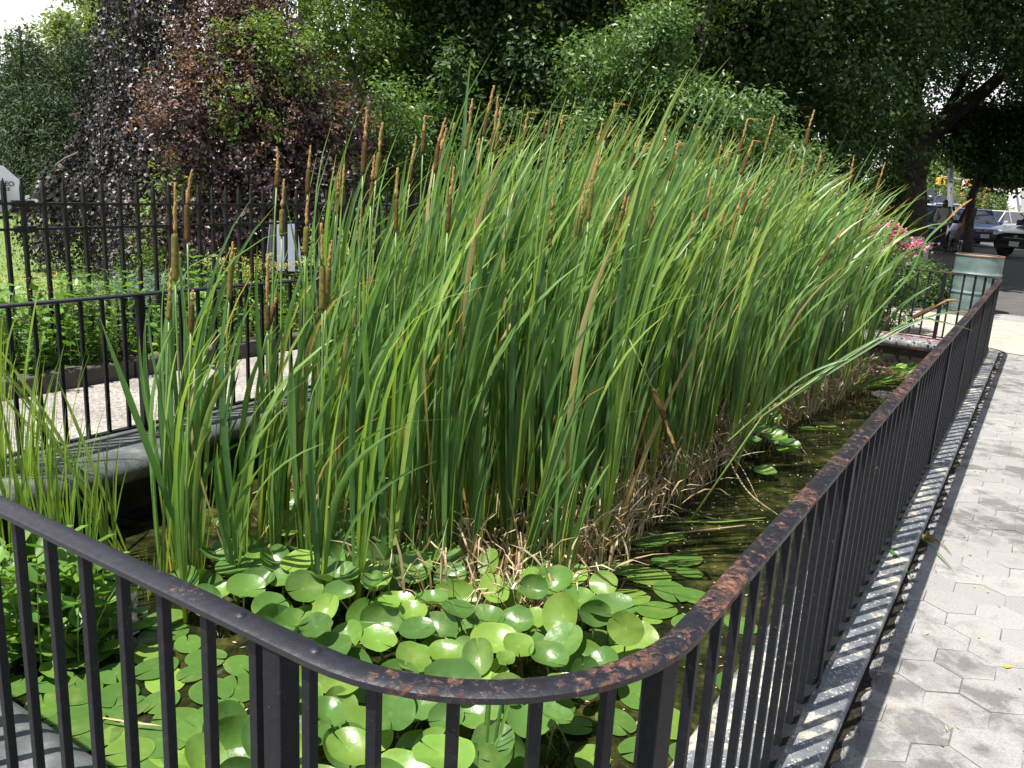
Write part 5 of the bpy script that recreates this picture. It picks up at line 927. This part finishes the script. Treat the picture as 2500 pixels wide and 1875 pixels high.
# fallen petals on the far path and floating on the water
n = 420; q = np.array([P(a, b_, z) for a, b_, z in zip(rg.uniform(9.35, 9.95, n), rg.uniform(-2.2, -.5, n), np.full(n, .062))]); q[:, 2] = [.056 if touv(p_)[0] < 9.74 else .012 for p_ in q]
n2 = 420; q2 = np.array([P(a, b_, WZ+.004) for a, b_ in zip(9.40-np.abs(rg.normal(0, .3, n2)), rg.uniform(-2.0, -.62, n2))]); q = np.concatenate([q, q2]); n = len(q)
V, F, tt, r = leaves(q, unit(rg.normal(0, .12, (n, 3))+[0, 0, 1]), unit(rg.normal(0, 1, (n, 3))*[1, 1, .05]), rg.uniform(.018, .035, n), rg.uniform(.016, .028, n), rg, True)
tag(link('fallen_petals', np_mesh('fallen_petals', V, F, {'t': tt, 'r': r}), M['petal']), 'pink rose petals scattered on the far coping and floating on the water', 'petals', kind='stuff')
bx = aty(2368, 760, 11.75); bp = (float(bx[0]), float(bx[1]), .0); t = thing('barrel', 'dull green steel drum used as a litter bin beyond the end of the railing', 'barrel', bp)
b = MB(); R0 = .302; H0 = .79; prof = [(R0-.004, .012), (R0, .03)]
for i in range(1, 61):
    z = .03+(H0-.05)*i/61; rib = sum(math.exp(-((z-c_)/.014)**2) for c_ in (.27, .53)); prof.append((R0+.017*rib+.0015*math.sin(z*40), z))
prof += [(R0, H0-.015), (R0-.012, H0-.015), (R0-.012, .04), (.001, .04)]; b.lathe(prof, (0, 0, 0), 48); b.build('drum', M['barrel'], t, smooth=True)
b = MB(); b.lathe([(R0-.012, H0-.02), (R0+.006, H0-.02), (R0+.010, H0-.008), (R0+.004, H0), (R0-.008, H0), (R0-.012, H0-.006)], (0, 0, 0), 48); b.build('rim', M['rust'], t, smooth=True)
b = MB(); b.lathe([(R0+.001, .0), (R0+.005, .004), (R0+.005, .02), (R0-.002, .026)], (0, 0, 0), 48); b.build('base_ring', M['rust'], t, smooth=True)
bx = aty(2215, 600, 21.); t = thing('stone_bench', 'weathered white concrete bench at the foot of the big oak', 'bench', (float(bx[0]), float(bx[1]), 0), math.radians(-6))
b = MB(); b.box((-.05, 0, .44), (1.15, .42, .09)); b.build('seat', M['stone'], t, bevel=.01); b = MB(); b.box((-.45, .18, .72), (.62, .08, .22)); b.build('backrest', M['stone'], t, bevel=.01)
b = MB(); b.box((.12, .17, .60), (.62, .09, .16)); b.build('backrest', M['stone'], t, bevel=.01)
for x in (-.5, .4): b = MB(); b.box((x, 0, .2), (.14, .36, .40)); b.build('leg', M['stone'], t, bevel=.01)
for i, (px, w_) in enumerate([(2305, 1.0), (2345, .9)]):
    q = aty(px, 590, 26.5); t = thing('tree_guard', ['low iron tree guard between the two people', 'low iron tree guard round the leaning street tree'][i], 'low fence', (float(q[0]), float(q[1]), 0)); b = MB(); b.bar((-w_/2, 0, .42), (w_/2, 0, .42), .025); b.bar((-w_/2, 0, .1), (w_/2, 0, .1), .025)
    b.build('rail', M['iron'], t); b = MB()
    for k in range(11): b.bar((-w_/2+k*w_/10, 0, 0), (-w_/2+k*w_/10, 0, .45), .018)
    b.build('bars', M['iron'], t)
# grating in the far path
q = onz(2213, 732, .01); t = thing('drain_grate', 'small grey grate set in the pale path beyond the roses', 'grate', tuple(q), -AX); b = MB()
for k in range(6): b.box((0, -.05+k*.02, .004), (.22, .009, .01))
b.box((0, 0, .001), (.24, .14, .004)); b.build('grate_bars', M['galv'], t)

# ================================================================== PEOPLE
def skin_body(name, joints, edges, mat, parent, sub=2):
    me = bpy.data.meshes.new(name); me.from_pydata([j[0] for j in joints], edges, []); o = bpy.data.objects.new(name, me); COL.objects.link(o); o.parent = parent
    md = o.modifiers.new('skin', 'SKIN'); md.use_smooth_shade = True
    for i, j in enumerate(joints):
        s_ = me.skin_vertices[0].data[i]; r = j[1]; s_.radius = r if hasattr(r, '__len__') else (r, r); s_.use_root = (i == 0)
    m2 = o.modifiers.new('sub', 'SUBSURF'); m2.levels = sub; m2.render_levels = sub; me.materials.append(M[mat]); return o
def person(label, loc, rz, h, skin, top, bottom, hair, lean=0., side=1, bag=False, tops=1.0, step=.16, hairlen=1):
    t = thing('person', label, 'person', loc, rz); k = h/1.7; J = lambda x, y, z: (x*k+lean*(z-.9)*(1 if z > .9 else 0), y*k, z*k)
    body = [(J(0, 0, .93), .13*k), (J(0, 0, 1.15), .125*k), (J(0, .01, 1.36), .14*k), (J(0, 0, 1.47), .055*k), (J(0, -.01, 1.54), .05*k), (J(.17, 0, 1.40), .055*k), (J(.23, .0, 1.15), .042*k), (J(.24, -.07, .92), .030*k), (J(.245, -.09, .86), .032*k), (J(-.17, 0, 1.40), .055*k), (J(-.23, 0, 1.15), .042*k), (J(-.24, -.04, .92), .03*k), (J(-.245, -.06, .86), .032*k),
            (J(.09, 0, .86), .085*k), (J(.10, -step*.6, .48), .058*k), (J(.10, -step, .09), .038*k), (J(.10, -step-.11, .04), .034*k), (J(-.09, 0, .86), .085*k), (J(-.10, step*.4, .48), .058*k), (J(-.10, step, .09), .038*k), (J(-.10, step-.11, .04), .034*k)]
    ed = [(0, 1), (1, 2), (2, 3), (3, 4), (2, 5), (5, 6), (6, 7), (7, 8), (2, 9), (9, 10), (10, 11), (11, 12), (0, 13), (13, 14), (14, 15), (15, 16), (0, 17), (17, 18), (18, 19), (19, 20)]
    # hands: five short fingers on each side
    for (w_, sx) in ((8, 1), (12, -1)):
        wx, wy, wz = body[w_][0]
        for f in range(4): body.append(((wx+(f-1.5)*.012*k, wy-.012*k-f*.003, wz-.075*k+abs(f-1.5)*.006), .0085*k)); ed.append((w_, len(body)-1))
        body.append(((wx-sx*.03*k, wy-.03*k, wz-.03*k), .009*k)); ed.append((w_, len(body)-1))
    skin_body('body', body, ed, skin, t)
    hd = bmesh.new(); bmesh.ops.create_uvsphere(hd, u_segments=20, v_segments=14, radius=1); hx, hy, hz = J(0, -.015, 1.60)
    for v in hd.verts:
        x, y, z = v.co; wx = .074*(1-.25*max(0, -z)**1.5); y2 = y*.095
        if y < -.6: y2 -= .022*math.exp(-(x/.16)**2-((z+.10)/.18)**2); y2 += .010*(math.exp(-((abs(x)-.35)/.16)**2-((z-.12)/.12)**2)); y2 -= .006*math.exp(-(x/.35)**2-((z+.48)/.09)**2)
        if abs(x) > .9: wx += .012*math.exp(-(y/.3)**2-(z/.25)**2)
        v.co = (x*wx*k, y2*k, z*.115*k)
    me = bpy.data.meshes.new('head'); hd.to_mesh(me); hd.free(); me.polygons.foreach_set('use_smooth', [True]*len(me.polygons)); o = link('head', me, M[skin], t); o.location = (hx, hy, hz)
    hb = bmesh.new(); bmesh.ops.create_icosphere(hb, subdivisions=3, radius=1); rr_ = random.Random(3)
    for v in list(hb.verts):
        if v.co.y < -.25 and v.co.z < .45: hb.verts.remove(v)
    for v in hb.verts: s_ = 1.06+.05*rr_.random(); v.co = (v.co.x*.082*k*s_, v.co.y*.105*k*s_+.012*k, (v.co.z*.12*s_+(.012 if v.co.z > 0 else -.03*hairlen))*k)
    me = bpy.data.meshes.new('hair'); hb.to_mesh(me); hb.free(); o = link('hair', me, M[hair], t); o.location = (hx, hy, hz); sd_ = o.modifiers.new('solid', 'SOLIDIFY'); sd_.thickness = .012
    for sx in (-1, 1): b = MB(); b.lathe([(.0001, -.008), (.009, -.003), (.009, .003), (.0001, .008)], (hx+sx*.027*k, hy-.083*k, hz+.012*k), 8); b.build('eye', M['black'], t, smooth=True)
    # clothes: jacket / top with sleeves, trousers, shoes
    wv = .035*tops
    tp = [(J(0, 0, .86-.06*tops), (.19*k*tops, .14*k)), (J(0, 0, 1.0), (.165*k, .135*k)), (J(0, 0, 1.18), (.155*k, .13*k)), (J(0, .01, 1.36), (.17*k, .115*k)), (J(0, 0, 1.46), .068*k), (J(.18, 0, 1.405), .068*k), (J(.235, 0, 1.15), .058*k), (J(.243, -.06, .94), .048*k), (J(-.18, 0, 1.405), .068*k), (J(-.235, 0, 1.15), .058*k), (J(-.243, -.035, .94), .048*k)]
    skin_body('top', tp, [(0, 1), (1, 2), (2, 3), (3, 4), (3, 5), (5, 6), (6, 7), (3, 8), (8, 9), (9, 10)], top, t)
    tr_ = [(J(0, 0, .92), (.15*k, .115*k)), (J(.09, 0, .82), .10*k), (J(.10, -step*.6, .48), .078*k), (J(.10, -step*.95, .13), .062*k), (J(-.09, 0, .82), .10*k), (J(-.10, step*.4, .48), .078*k), (J(-.10, step*.95, .13), .062*k)]
    skin_body('trousers', tr_, [(0, 1), (1, 2), (2, 3), (0, 4), (4, 5), (5, 6)], bottom, t)
    for x_, s_ in ((.10, -step), (-.10, step)): skin_body('shoe', [(J(x_, s_+.03, .045), .042*k), (J(x_, s_-.07, .04), .042*k), (J(x_, s_-.15, .032), .032*k)], [(0, 1), (1, 2)], 'black', t, 1)
    if bag:
        b = MB(); b.box(J(.26, .06, 1.02), (.10, .26, .26)); b.build('shoulder_bag', M['black'], t, bevel=.03); b = MB(); b.tube([J(.22, .05, 1.12), J(.17, -.12, 1.30), J(.12, -.04, 1.47), J(.14, .13, 1.30), J(.23, .09, 1.12)], .012, 5); b.build('strap', M['black'], t)
    return t
pw = onz(2289, 611, 0); person('person in a pale grey jacket and dark trousers with a black shoulder bag, walking', (float(pw[0]), float(pw[1]), 0), math.radians(-25), 1.66, 'skin_dark', 'jacket', 'trouser', 'hair_dark', bag=True, tops=1.35)
pw2 = onz(2342, 615, 0); person('person in a navy top and tan trousers leaning toward the person beside them', (float(pw2[0]), float(pw2[1]), 0), math.radians(15), 1.72, 'skin', 'navy', 'khaki', 'hair_red', lean=.32, tops=1.2, hairlen=1.3)

# ================================================================== CARS
def car(label, loc, rz, paint, L_=4.5, W_c=1.82, H_=1.46, suv=False, name='parked_car', group=None, grade=(0, 0)):
    """car faces local -y"""
    t = thing(name, label, 'car', loc, rz, group); t.rotation_euler[0] = grade[0]; h = L_/2; bel = H_*.60; sil = .24
    # longitudinal sections of the body: (y, half width, z low, z belt)
    st = [(-h, .62, .36, .58), (-h+.12, .80, .26, .70), (-h+.55, .88, .22, .80), (-h+1.25, .905, .22, .90), (-.5, .91, .22, bel+.02), (.6, .91, .22, bel+.05), (h-.9, .90, .22, bel+.07), (h-.25, .84, .26, bel+.05), (h, .72, .38, bel-.08)]
    if suv: st = [(a, b_, c_+.06, d_+.07) for a, b_, c_, d_ in st]
    sc = W_c/1.82; V = []; nn = 10
    for (y, hw, zl, zb) in st:
        hw *= sc; cr_ = [(hw*.78, zl), (hw*.97, zl+.10), (hw, (zl+zb)/2), (hw*.985, zb-.08), (hw*.90, zb)]
        V += [(x, y, z) for x, z in cr_]+[(-x, y, z) for x, z in reversed(cr_)]
    F = [(i*nn+j, i*nn+(j+1) % nn, (i+1)*nn+(j+1) % nn, (i+1)*nn+j) for i in range(len(st)-1) for j in range(nn)]+[tuple(range(nn)), tuple((len(st)-1)*nn+j for j in range(nn-1, -1, -1))]
    me = bpy.data.meshes.new('body'); me.from_pydata(V, [], F); me.polygons.foreach_set('use_smooth', [True]*len(me.polygons)); o = link('body', me, M[paint], t); o.modifiers.new('b', 'BEVEL').width = .03; s_ = o.modifiers.new('s', 'SUBSURF'); s_.levels = 1; s_.render_levels = 2
    # cabin: glass house with painted roof and pillars
    y0, y1, y2, y3 = -h+1.22, -h+2.0, h-1.15+(.55 if suv else 0), h-.42; b_ = bel+(.07 if suv else 0)
    def sec(y, hw, z): return [(hw, y, z), (-hw, y, z)]
    gl = [(y0, .80*sc, b_-.04), (y1, .63*sc, H_-.03), (y2, .62*sc, H_-.03), (y3, .76*sc, b_+.02)]; V = []
    for y, hw, z in gl: V += sec(y, hw, z)
    V += [(.84*sc, y0+.35, b_), (-.84*sc, y0+.35, b_), (.84*sc, y3-.3, b_+.03), (-.84*sc, y3-.3, b_+.03)]
    b = MB(); b.add(V, [(0, 1, 3, 2), (4, 5, 7, 6), (0, 2, 8), (1, 9, 3), (2, 4, 10, 8), (3, 9, 11, 5), (4, 6, 10), (5, 11, 7)]); b.build('windows', M['glass'], t, bevel=.02)
    b = MB(); b.add([(.64*sc, y1-.05, H_-.03), (-.64*sc, y1-.05, H_-.03), (-.63*sc, y2+.05, H_-.03), (.63*sc, y2+.05, H_-.03), (.52*sc, y1+.1, H_+.01), (-.52*sc, y1+.1, H_+.01), (-.52*sc, y2-.1, H_+.01), (.52*sc, y2-.1, H_+.01)], [(0, 1, 5, 4), (1, 2, 6, 5), (2, 3, 7, 6), (3, 0, 4, 7), (4, 5, 6, 7)])
    for sx in (-1, 1):
        b.bar((sx*.81*sc, y0+.02, b_-.03), (sx*.645*sc, y1-.02, H_-.02), .05, .04); b.bar((sx*.845*sc, .1, b_), (sx*.635*sc, .1, H_-.02), .06, .035); b.bar((sx*.77*sc, y3-.02, b_+.02), (sx*.63*sc, y2+.02, H_-.02), .10, .05)
    b.build('roof', M[paint], t)
    for sx in (-1, 1):
        for y in (-h+.86, h-.84):
            wh = MB(); r = .34 if suv else .325; V = []
            wh.tube([(sx*(.90*sc-.2), y, r), (sx*(.915*sc), y, r)], [r, r], 24); w_ = wh.build('wheel', M['tyre'], t); c = MB(); c.tube([(sx*(.90*sc), y, r), (sx*(.925*sc), y, r)], [r*.66, r*.62], 16)
            for q_ in range(5): a = q_*2*PI/5; c.bar((sx*.93*sc, y, r), (sx*.93*sc, y+math.cos(a)*r*.6, r+math.sin(a)*r*.6), .05, .015, up=(1, 0, 0))
            c.build('rim', M['alloy'], w_)
        b = MB(); b.box((sx*.64*sc, -h+.14, .66+(.07 if suv else 0)), (.34, .14, .11), Matrix.Rotation(-sx*.32, 3, 'Z')); b.build('headlight', M['lens'], t, bevel=.02)
        b = MB(); b.box((sx*.97*sc, y0+.42, b_+.07), (.18, .12, .13)); b.build('mirror', M[paint], t, bevel=.03); b = MB(); b.box((sx*.70*sc, h-.10, .80), (.28, .10, .14), Matrix.Rotation(sx*.3, 3, 'Z')); b.build('taillight', M['taillight'], t, bevel=.02)
        b = MB(); b.box((sx*.915*sc, -.1, b_-.14), (.03, .18, .025)); b.box((sx*.915*sc, .9, b_-.14), (.03, .18, .025)); b.build('door_handles', M['alloy'], t)
    b = MB(); b.box((0, -h+.035, .60), (.95, .10, .15)); b.box((0, -h+.03, .36), (1.2, .12, .12)); b.build('grille', M['black'], t, bevel=.01); b = MB(); b.box((0, -h-.005, .62), (.7, .05, .02)); b.box((0, -h-.01, .67), (.10, .03, .07)); b.build('badge_bar', M['alloy'], t)
    b = MB(); b.box((0, -h-.03, .44), (.31, .02, .15)); b.build('number_plate', M['plate'], t); return t
def carat(px, y, z=0): return (float((px-1250)/2080*y), float(y), z)
car('dark navy car parked behind the oak trunk, its windshield catching blue light', carat(2246, 31.5), math.radians(-32), 'car_navy', H_=1.5)
car('blue-grey sedan parked facing the camera behind the leaning tree', carat(2345, 35.5), math.radians(-12), 'car_blue', W_c=1.85)
car('black suv parked at the right edge, seen from its front left side', carat(2570, 27.6), math.radians(-62), 'car_black', L_=4.6, H_=1.62, suv=True)
car('bright red car parked farther back beside the white building', carat(2447, 44), math.radians(-70), 'car_red', L_=4.3)
car('grey car showing only its roof between the blue sedan and the red car', carat(2402, 41), math.radians(-60), 'car_silver', L_=4.4)
# sloping street with cars far off
m_ = MB(); vs = []
for y in (44, 60, 80, 100, 130): z = max(0, (y-44)*.042); vs += [(carat(2190, y)[0], y, z), (carat(2440, y)[0], y, z)]
m_.add(vs, [(2*i, 2*i+1, 2*i+3, 2*i+2) for i in range(4)]); tag(m_.build('street', M['road']), kind='structure')
for i, (px, y, c, lb) in enumerate([(2285, 50, 'car_silver', 'pale silver car coming down the street left of the grey pole'), (2278, 66, 'car_blue', 'blue-grey car behind the silver one on the street'), (2245, 92, 'car_white', 'white car in the far row left of the traffic light'), (2262, 94, 'car_dark', 'dark car in the far row under the traffic light'), (2280, 96, 'car_silver', 'silver car in the far row, right of the dark one'), (2296, 97, 'car_white', 'white car at the right end of the far row'), (2232, 90, 'car_dark', 'dark car at the left end of the far row')]):
    car(lb, carat(px, y, (y-44)*.042), math.radians(-25 if y < 80 else -35), c, grade=(0, 0))
# pole and traffic light
q0 = carat(2304, 34); t = thing('utility_pole', 'thick grey metal pole leaning slightly beside the street', 'pole', q0); b = MB(); tp_ = rel(2323, 380, 34, q0); b.tube([(0, 0, 0), (tp_[0]*.25, 0, tp_[2]*.3), tp_, (tp_[0]*1.5, 0, tp_[2]*1.6)], [.12, .115, .10, .09], 12); b.build('shaft', M['galv'], t, smooth=True); b = MB(); b.tube([(0, 0, 0), (0, 0, .35)], [.18, .15], 12); b.build('base', M['galv'], t)
b = MB(); b.bar((-.3, 0, tp_[2]*1.55), (.9, 0, tp_[2]*1.6), .08); b.build('crossarm', M['galv'], t)
q0 = carat(2352, 62); t = thing('traffic_signal', 'yellow traffic light hanging from a thin mast arm over the street', 'traffic light', q0); R = lambda x, y: rel(x, y, 62, q0)
b = MB(); b.tube([(0, 0, 0), R(2352, 440)], [.12, .09], 10); b.build('mast', M['galv'], t, smooth=True); b = MB(); b.tube([R(2352, 439), R(2325, 434), R(2290, 429)], [.06, .05, .03], 8); b.build('mast_arm', M['galv'], t, smooth=True)
c = Vector(R(2297, 442)); b = MB(); b.box(c, (.22, .26, .52)); b.box(c+Vector((.20, 0, 0)), (.15, .3, .46)); b.box(c+Vector((-.20, 0, 0)), (.15, .3, .46)); b.box(c+Vector((0, 0, .32)), (.06, .06, .2)); hs = b.build('signal_head', M['amber'], t, bevel=.02)
for k in (-1, 0, 1): b = MB(); b.tube([c+Vector((0, -.14, k*.16)), c+Vector((0, -.24, k*.16))], [.065, .07], 12); b.build('visor', M['black'], hs)
q0 = carat(2478, 60); t = thing('traffic_signal', 'traffic light half hidden among the dark leaves at the right', 'traffic light', q0); R = lambda x, y: rel(x, y, 60, q0); c = Vector(R(2453, 446))
b = MB(); b.tube([(0, 0, 0), R(2478, 435), R(2453, 432)], [.1, .08, .04], 8); b.build('mast', M['galv'], t, smooth=True); b = MB(); b.box(c, (.24, .3, .55)); b.box(c+Vector((0, 0, .32)), (.06, .06, .2)); hs = b.build('signal_head', M['amber'], t, bevel=.02)
for k in (-1, 0, 1): b = MB(); b.tube([c+Vector((0, -.16, k*.17)), c+Vector((0, -.26, k*.17))], [.07, .075], 12); b.build('visor', M['black'], hs)
# white building with pleated grey bays
q0 = carat(2475, 66); t = thing('white_building', 'white building with tapering grey wall bays and an orange end wall behind the parked cars', 'building', q0, math.radians(-28))
b = MB(); b.box((6, 4, 2.2), (17, 8, 4.4)); b.build('wall', M['offwhite'], t); b = MB(); b.box((6, 4, 4.5), (17.3, 8.3, .25)); b.build('parapet', M['white'], t)
for k in range(9):
    x = -1.9+k*1.7; b = MB(); b.add([(x-.35, -.03, 3.9), (x+.35, -.03, 3.9), (x+.12, -.03, .9), (x-.12, -.03, .9), (x-.35, .02, 3.9), (x+.35, .02, 3.9), (x+.12, .02, .9), (x-.12, .02, .9)], [(3, 2, 1, 0), (0, 1, 5, 4), (1, 2, 6, 5), (2, 3, 7, 6), (3, 0, 4, 7)]); b.build('bay', M['greypaint'], t)
b = MB(); b.box((-3.6, 3.6, 1.9), (2.1, 7, 3.8)); b.build('end_wall', M['orange_wall'], t)
for k in range(3): b = MB(); b.box((-1.2+k*3.4, -.03, .55), (1.6, .08, 1.1)); b.build('door', M['glass'], t)
for (x0, y0, w_, h_, lb) in [(-30, 70, 12, 5, 'low pale building far beyond the lawn at the left')]:
    t = thing('distant_building', lb, 'building', (x0, y0, 0)); b = MB(); b.box((0, 0, h_/2), (w_, 6, h_)); b.build('wall', M['offwhite'], t); b = MB(); b.add([(-w_/2-.3, -3.3, h_+.003), (w_/2+.3, -3.3, h_+.003), (w_/2+.3, 3.3, h_+.003), (-w_/2-.3, 3.3, h_+.003), (-w_/2-.3, 0, h_+1.6), (w_/2+.3, 0, h_+1.6)], [(0, 1, 5, 4), (2, 3, 4, 5), (3, 0, 4), (1, 2, 5)]); b.build('roof', M['greypaint'], t)
    for k in range(5): b = MB(); b.box((-w_/2+1.2+k*2.3, -3.01, 2.6), (1.1, .06, 1.4)); b.build('window', M['glass'], t)
# cattail head broken off on the pavement, dropped leaves and litter
def g_(x, y, z=.012): return Vector(onz(1500+x/2.212, 1175+y/2.212, z))
t = thing('dropped_cattail', 'green cattail head lying on the sunny pavers beside the railing', 'cattail', tuple(g_(1680, 300))); o0 = Vector(t.location)
a, c = g_(1615, 290, .016)-o0, g_(1735, 315, .016)-o0; b = MB(); b.tube([a, a.lerp(c, .08), a.lerp(c, .5), a.lerp(c, .92), c], [.004, .012, .0135, .012, .003], 10); b.build('spike', M['spike_green'], t, smooth=True)
b = MB(); b.tube([g_(1465, 250, .07)-o0, g_(1540, 270, .05)-o0, a], [.004, .004, .0035], 6); b.build('stalk', M['stalk'], t, smooth=True); b = MB(); b.tube([c, g_(1780, 345)-o0, g_(1822, 392)-o0], [.003, .003, .001], 5); b.build('pollen_tip', M['tip'], t, smooth=True)
for i, (pts, w_, mt, lb) in enumerate([([(1375, 285, .09), (1480, 360, .06), (1620, 545, .03)], .016, 'reed', 'striped green reed blade bent over the kerb onto the pavers'), ([(1600, 280, .03), (1700, 340, .02), (1835, 485, .008)], .008, 'reed', 'thin dark reed blade lying on the pavers below the dropped cattail'), ([(1430, 215, .12), (1520, 212, .08), (1600, 208, .06)], .010, 'reed', 'short reed blade sticking through the railing')]):
    b = MB(); path_blade(b, [g_(*q_) for q_ in pts], w_, .3); o = b.build('loose_reed', M[mt], None, smooth=True); tag(o, lb, 'loose reed')
b = MB(); q = g_(2122, 1000, .004); b.box(q, (.022, .012, .003), Matrix.Rotation(.3, 3, 'Z')); o = b.build('yellow_scrap', M['amber'], None, bevel=.001); tag(o, 'small yellow scrap lying on a dark paver at the right edge', 'scrap')
rg = np.random.default_rng(66); n = 260; uu = rg.uniform(.3, 9.5, n); vv = -.235+np.abs(rg.normal(0, .5, n))**1.3*.9; q = np.array([P(a_, b_, .004) for a_, b_ in zip(uu, vv)])
V, F, tt, r = leaves(q, unit(rg.normal(0, .3, (n, 3))+[0, 0, 1]), unit(rg.normal(0, 1, (n, 3))*[1, 1, .1]), rg.uniform(.008, .028, n), rg.uniform(.004, .012, n), rg); tag(link('leaf_litter', np_mesh('leaf_litter', V, F, {'t': tt, 'r': r}), M['straw']), 'dry leaf bits and husks scattered on the pavers by the kerb', 'litter', kind='stuff')
n = 9000; uu = rg.uniform(.4, 9.6, n); cl = np.sin(uu*23)+np.sin(uu*61+1)+rg.normal(0, .6, n); mk = cl > .4; uu = uu[mk]; n = len(uu); vv = -.235+np.abs(rg.normal(0, .014, n)); q = np.array([P(a_, b_, .0) for a_, b_ in zip(uu, vv)])
V, F, tt, r = leaves(q, unit(rg.normal(0, 1, (n, 3))*[1, 1, .2]), unit(rg.normal(0, .8, (n, 3))+[0, 0, .7]), rg.uniform(.004, .013, n), rg.uniform(.002, .004, n), rg); M['moss'] = leafmat('moss', [(0, (.045, .042, .030)), (1, (.12, .11, .07))], .1, .9, .1)
tag(link('kerb_moss', np_mesh('kerb_moss', V, F, {'t': tt, 'r': r}), M['moss']), 'dark moss and dirt clumps along the foot of the kerb', 'moss', kind='stuff')

# ragged strip of dirt between kerb and pavers
V = []; F = []; k = 0
for i in range(460):
    u = .9+i*.019; w_ = .014+.010*math.sin(u*9)+.007*math.sin(u*31+1)+abs(rg.normal(0, .004)); V += [P(u, -.262, .0035), P(u, -.250+max(.004, w_), .0035)]
    if i: F.append((2*i-2, 2*i-1, 2*i+1, 2*i))
M['dirt'] = plain('dirt', (.05, .044, .034), .95, .3, 60, .1, bmp=1); tag(link('kerb_dirt', np_mesh('kerb_dirt', V, F, smooth=False), M['dirt']), kind='structure')

n = 900; uu = rg.uniform(1.2, 8.8, n); vv = np.where(uu > 2.6, rg.uniform(-1.5, -.62, n), rg.uniform(-3.0, -.65, n)); q = np.array([P(a_, b_, WZ+.004) for a_, b_ in zip(uu, vv)])
V, F, tt, r_ = leaves(q, unit(rg.normal(0, .1, (n, 3))+[0, 0, 1]), unit(rg.normal(0, 1, (n, 3))*[1, 1, .05]), rg.uniform(.006, .03, n), rg.uniform(.004, .012, n), rg); tag(link('floating_debris', np_mesh('floating_debris', V, F, {'t': tt, 'r': r_}), M['straw']), 'bits of dead leaf and scum floating on the pond water', 'debris', kind='stuff')
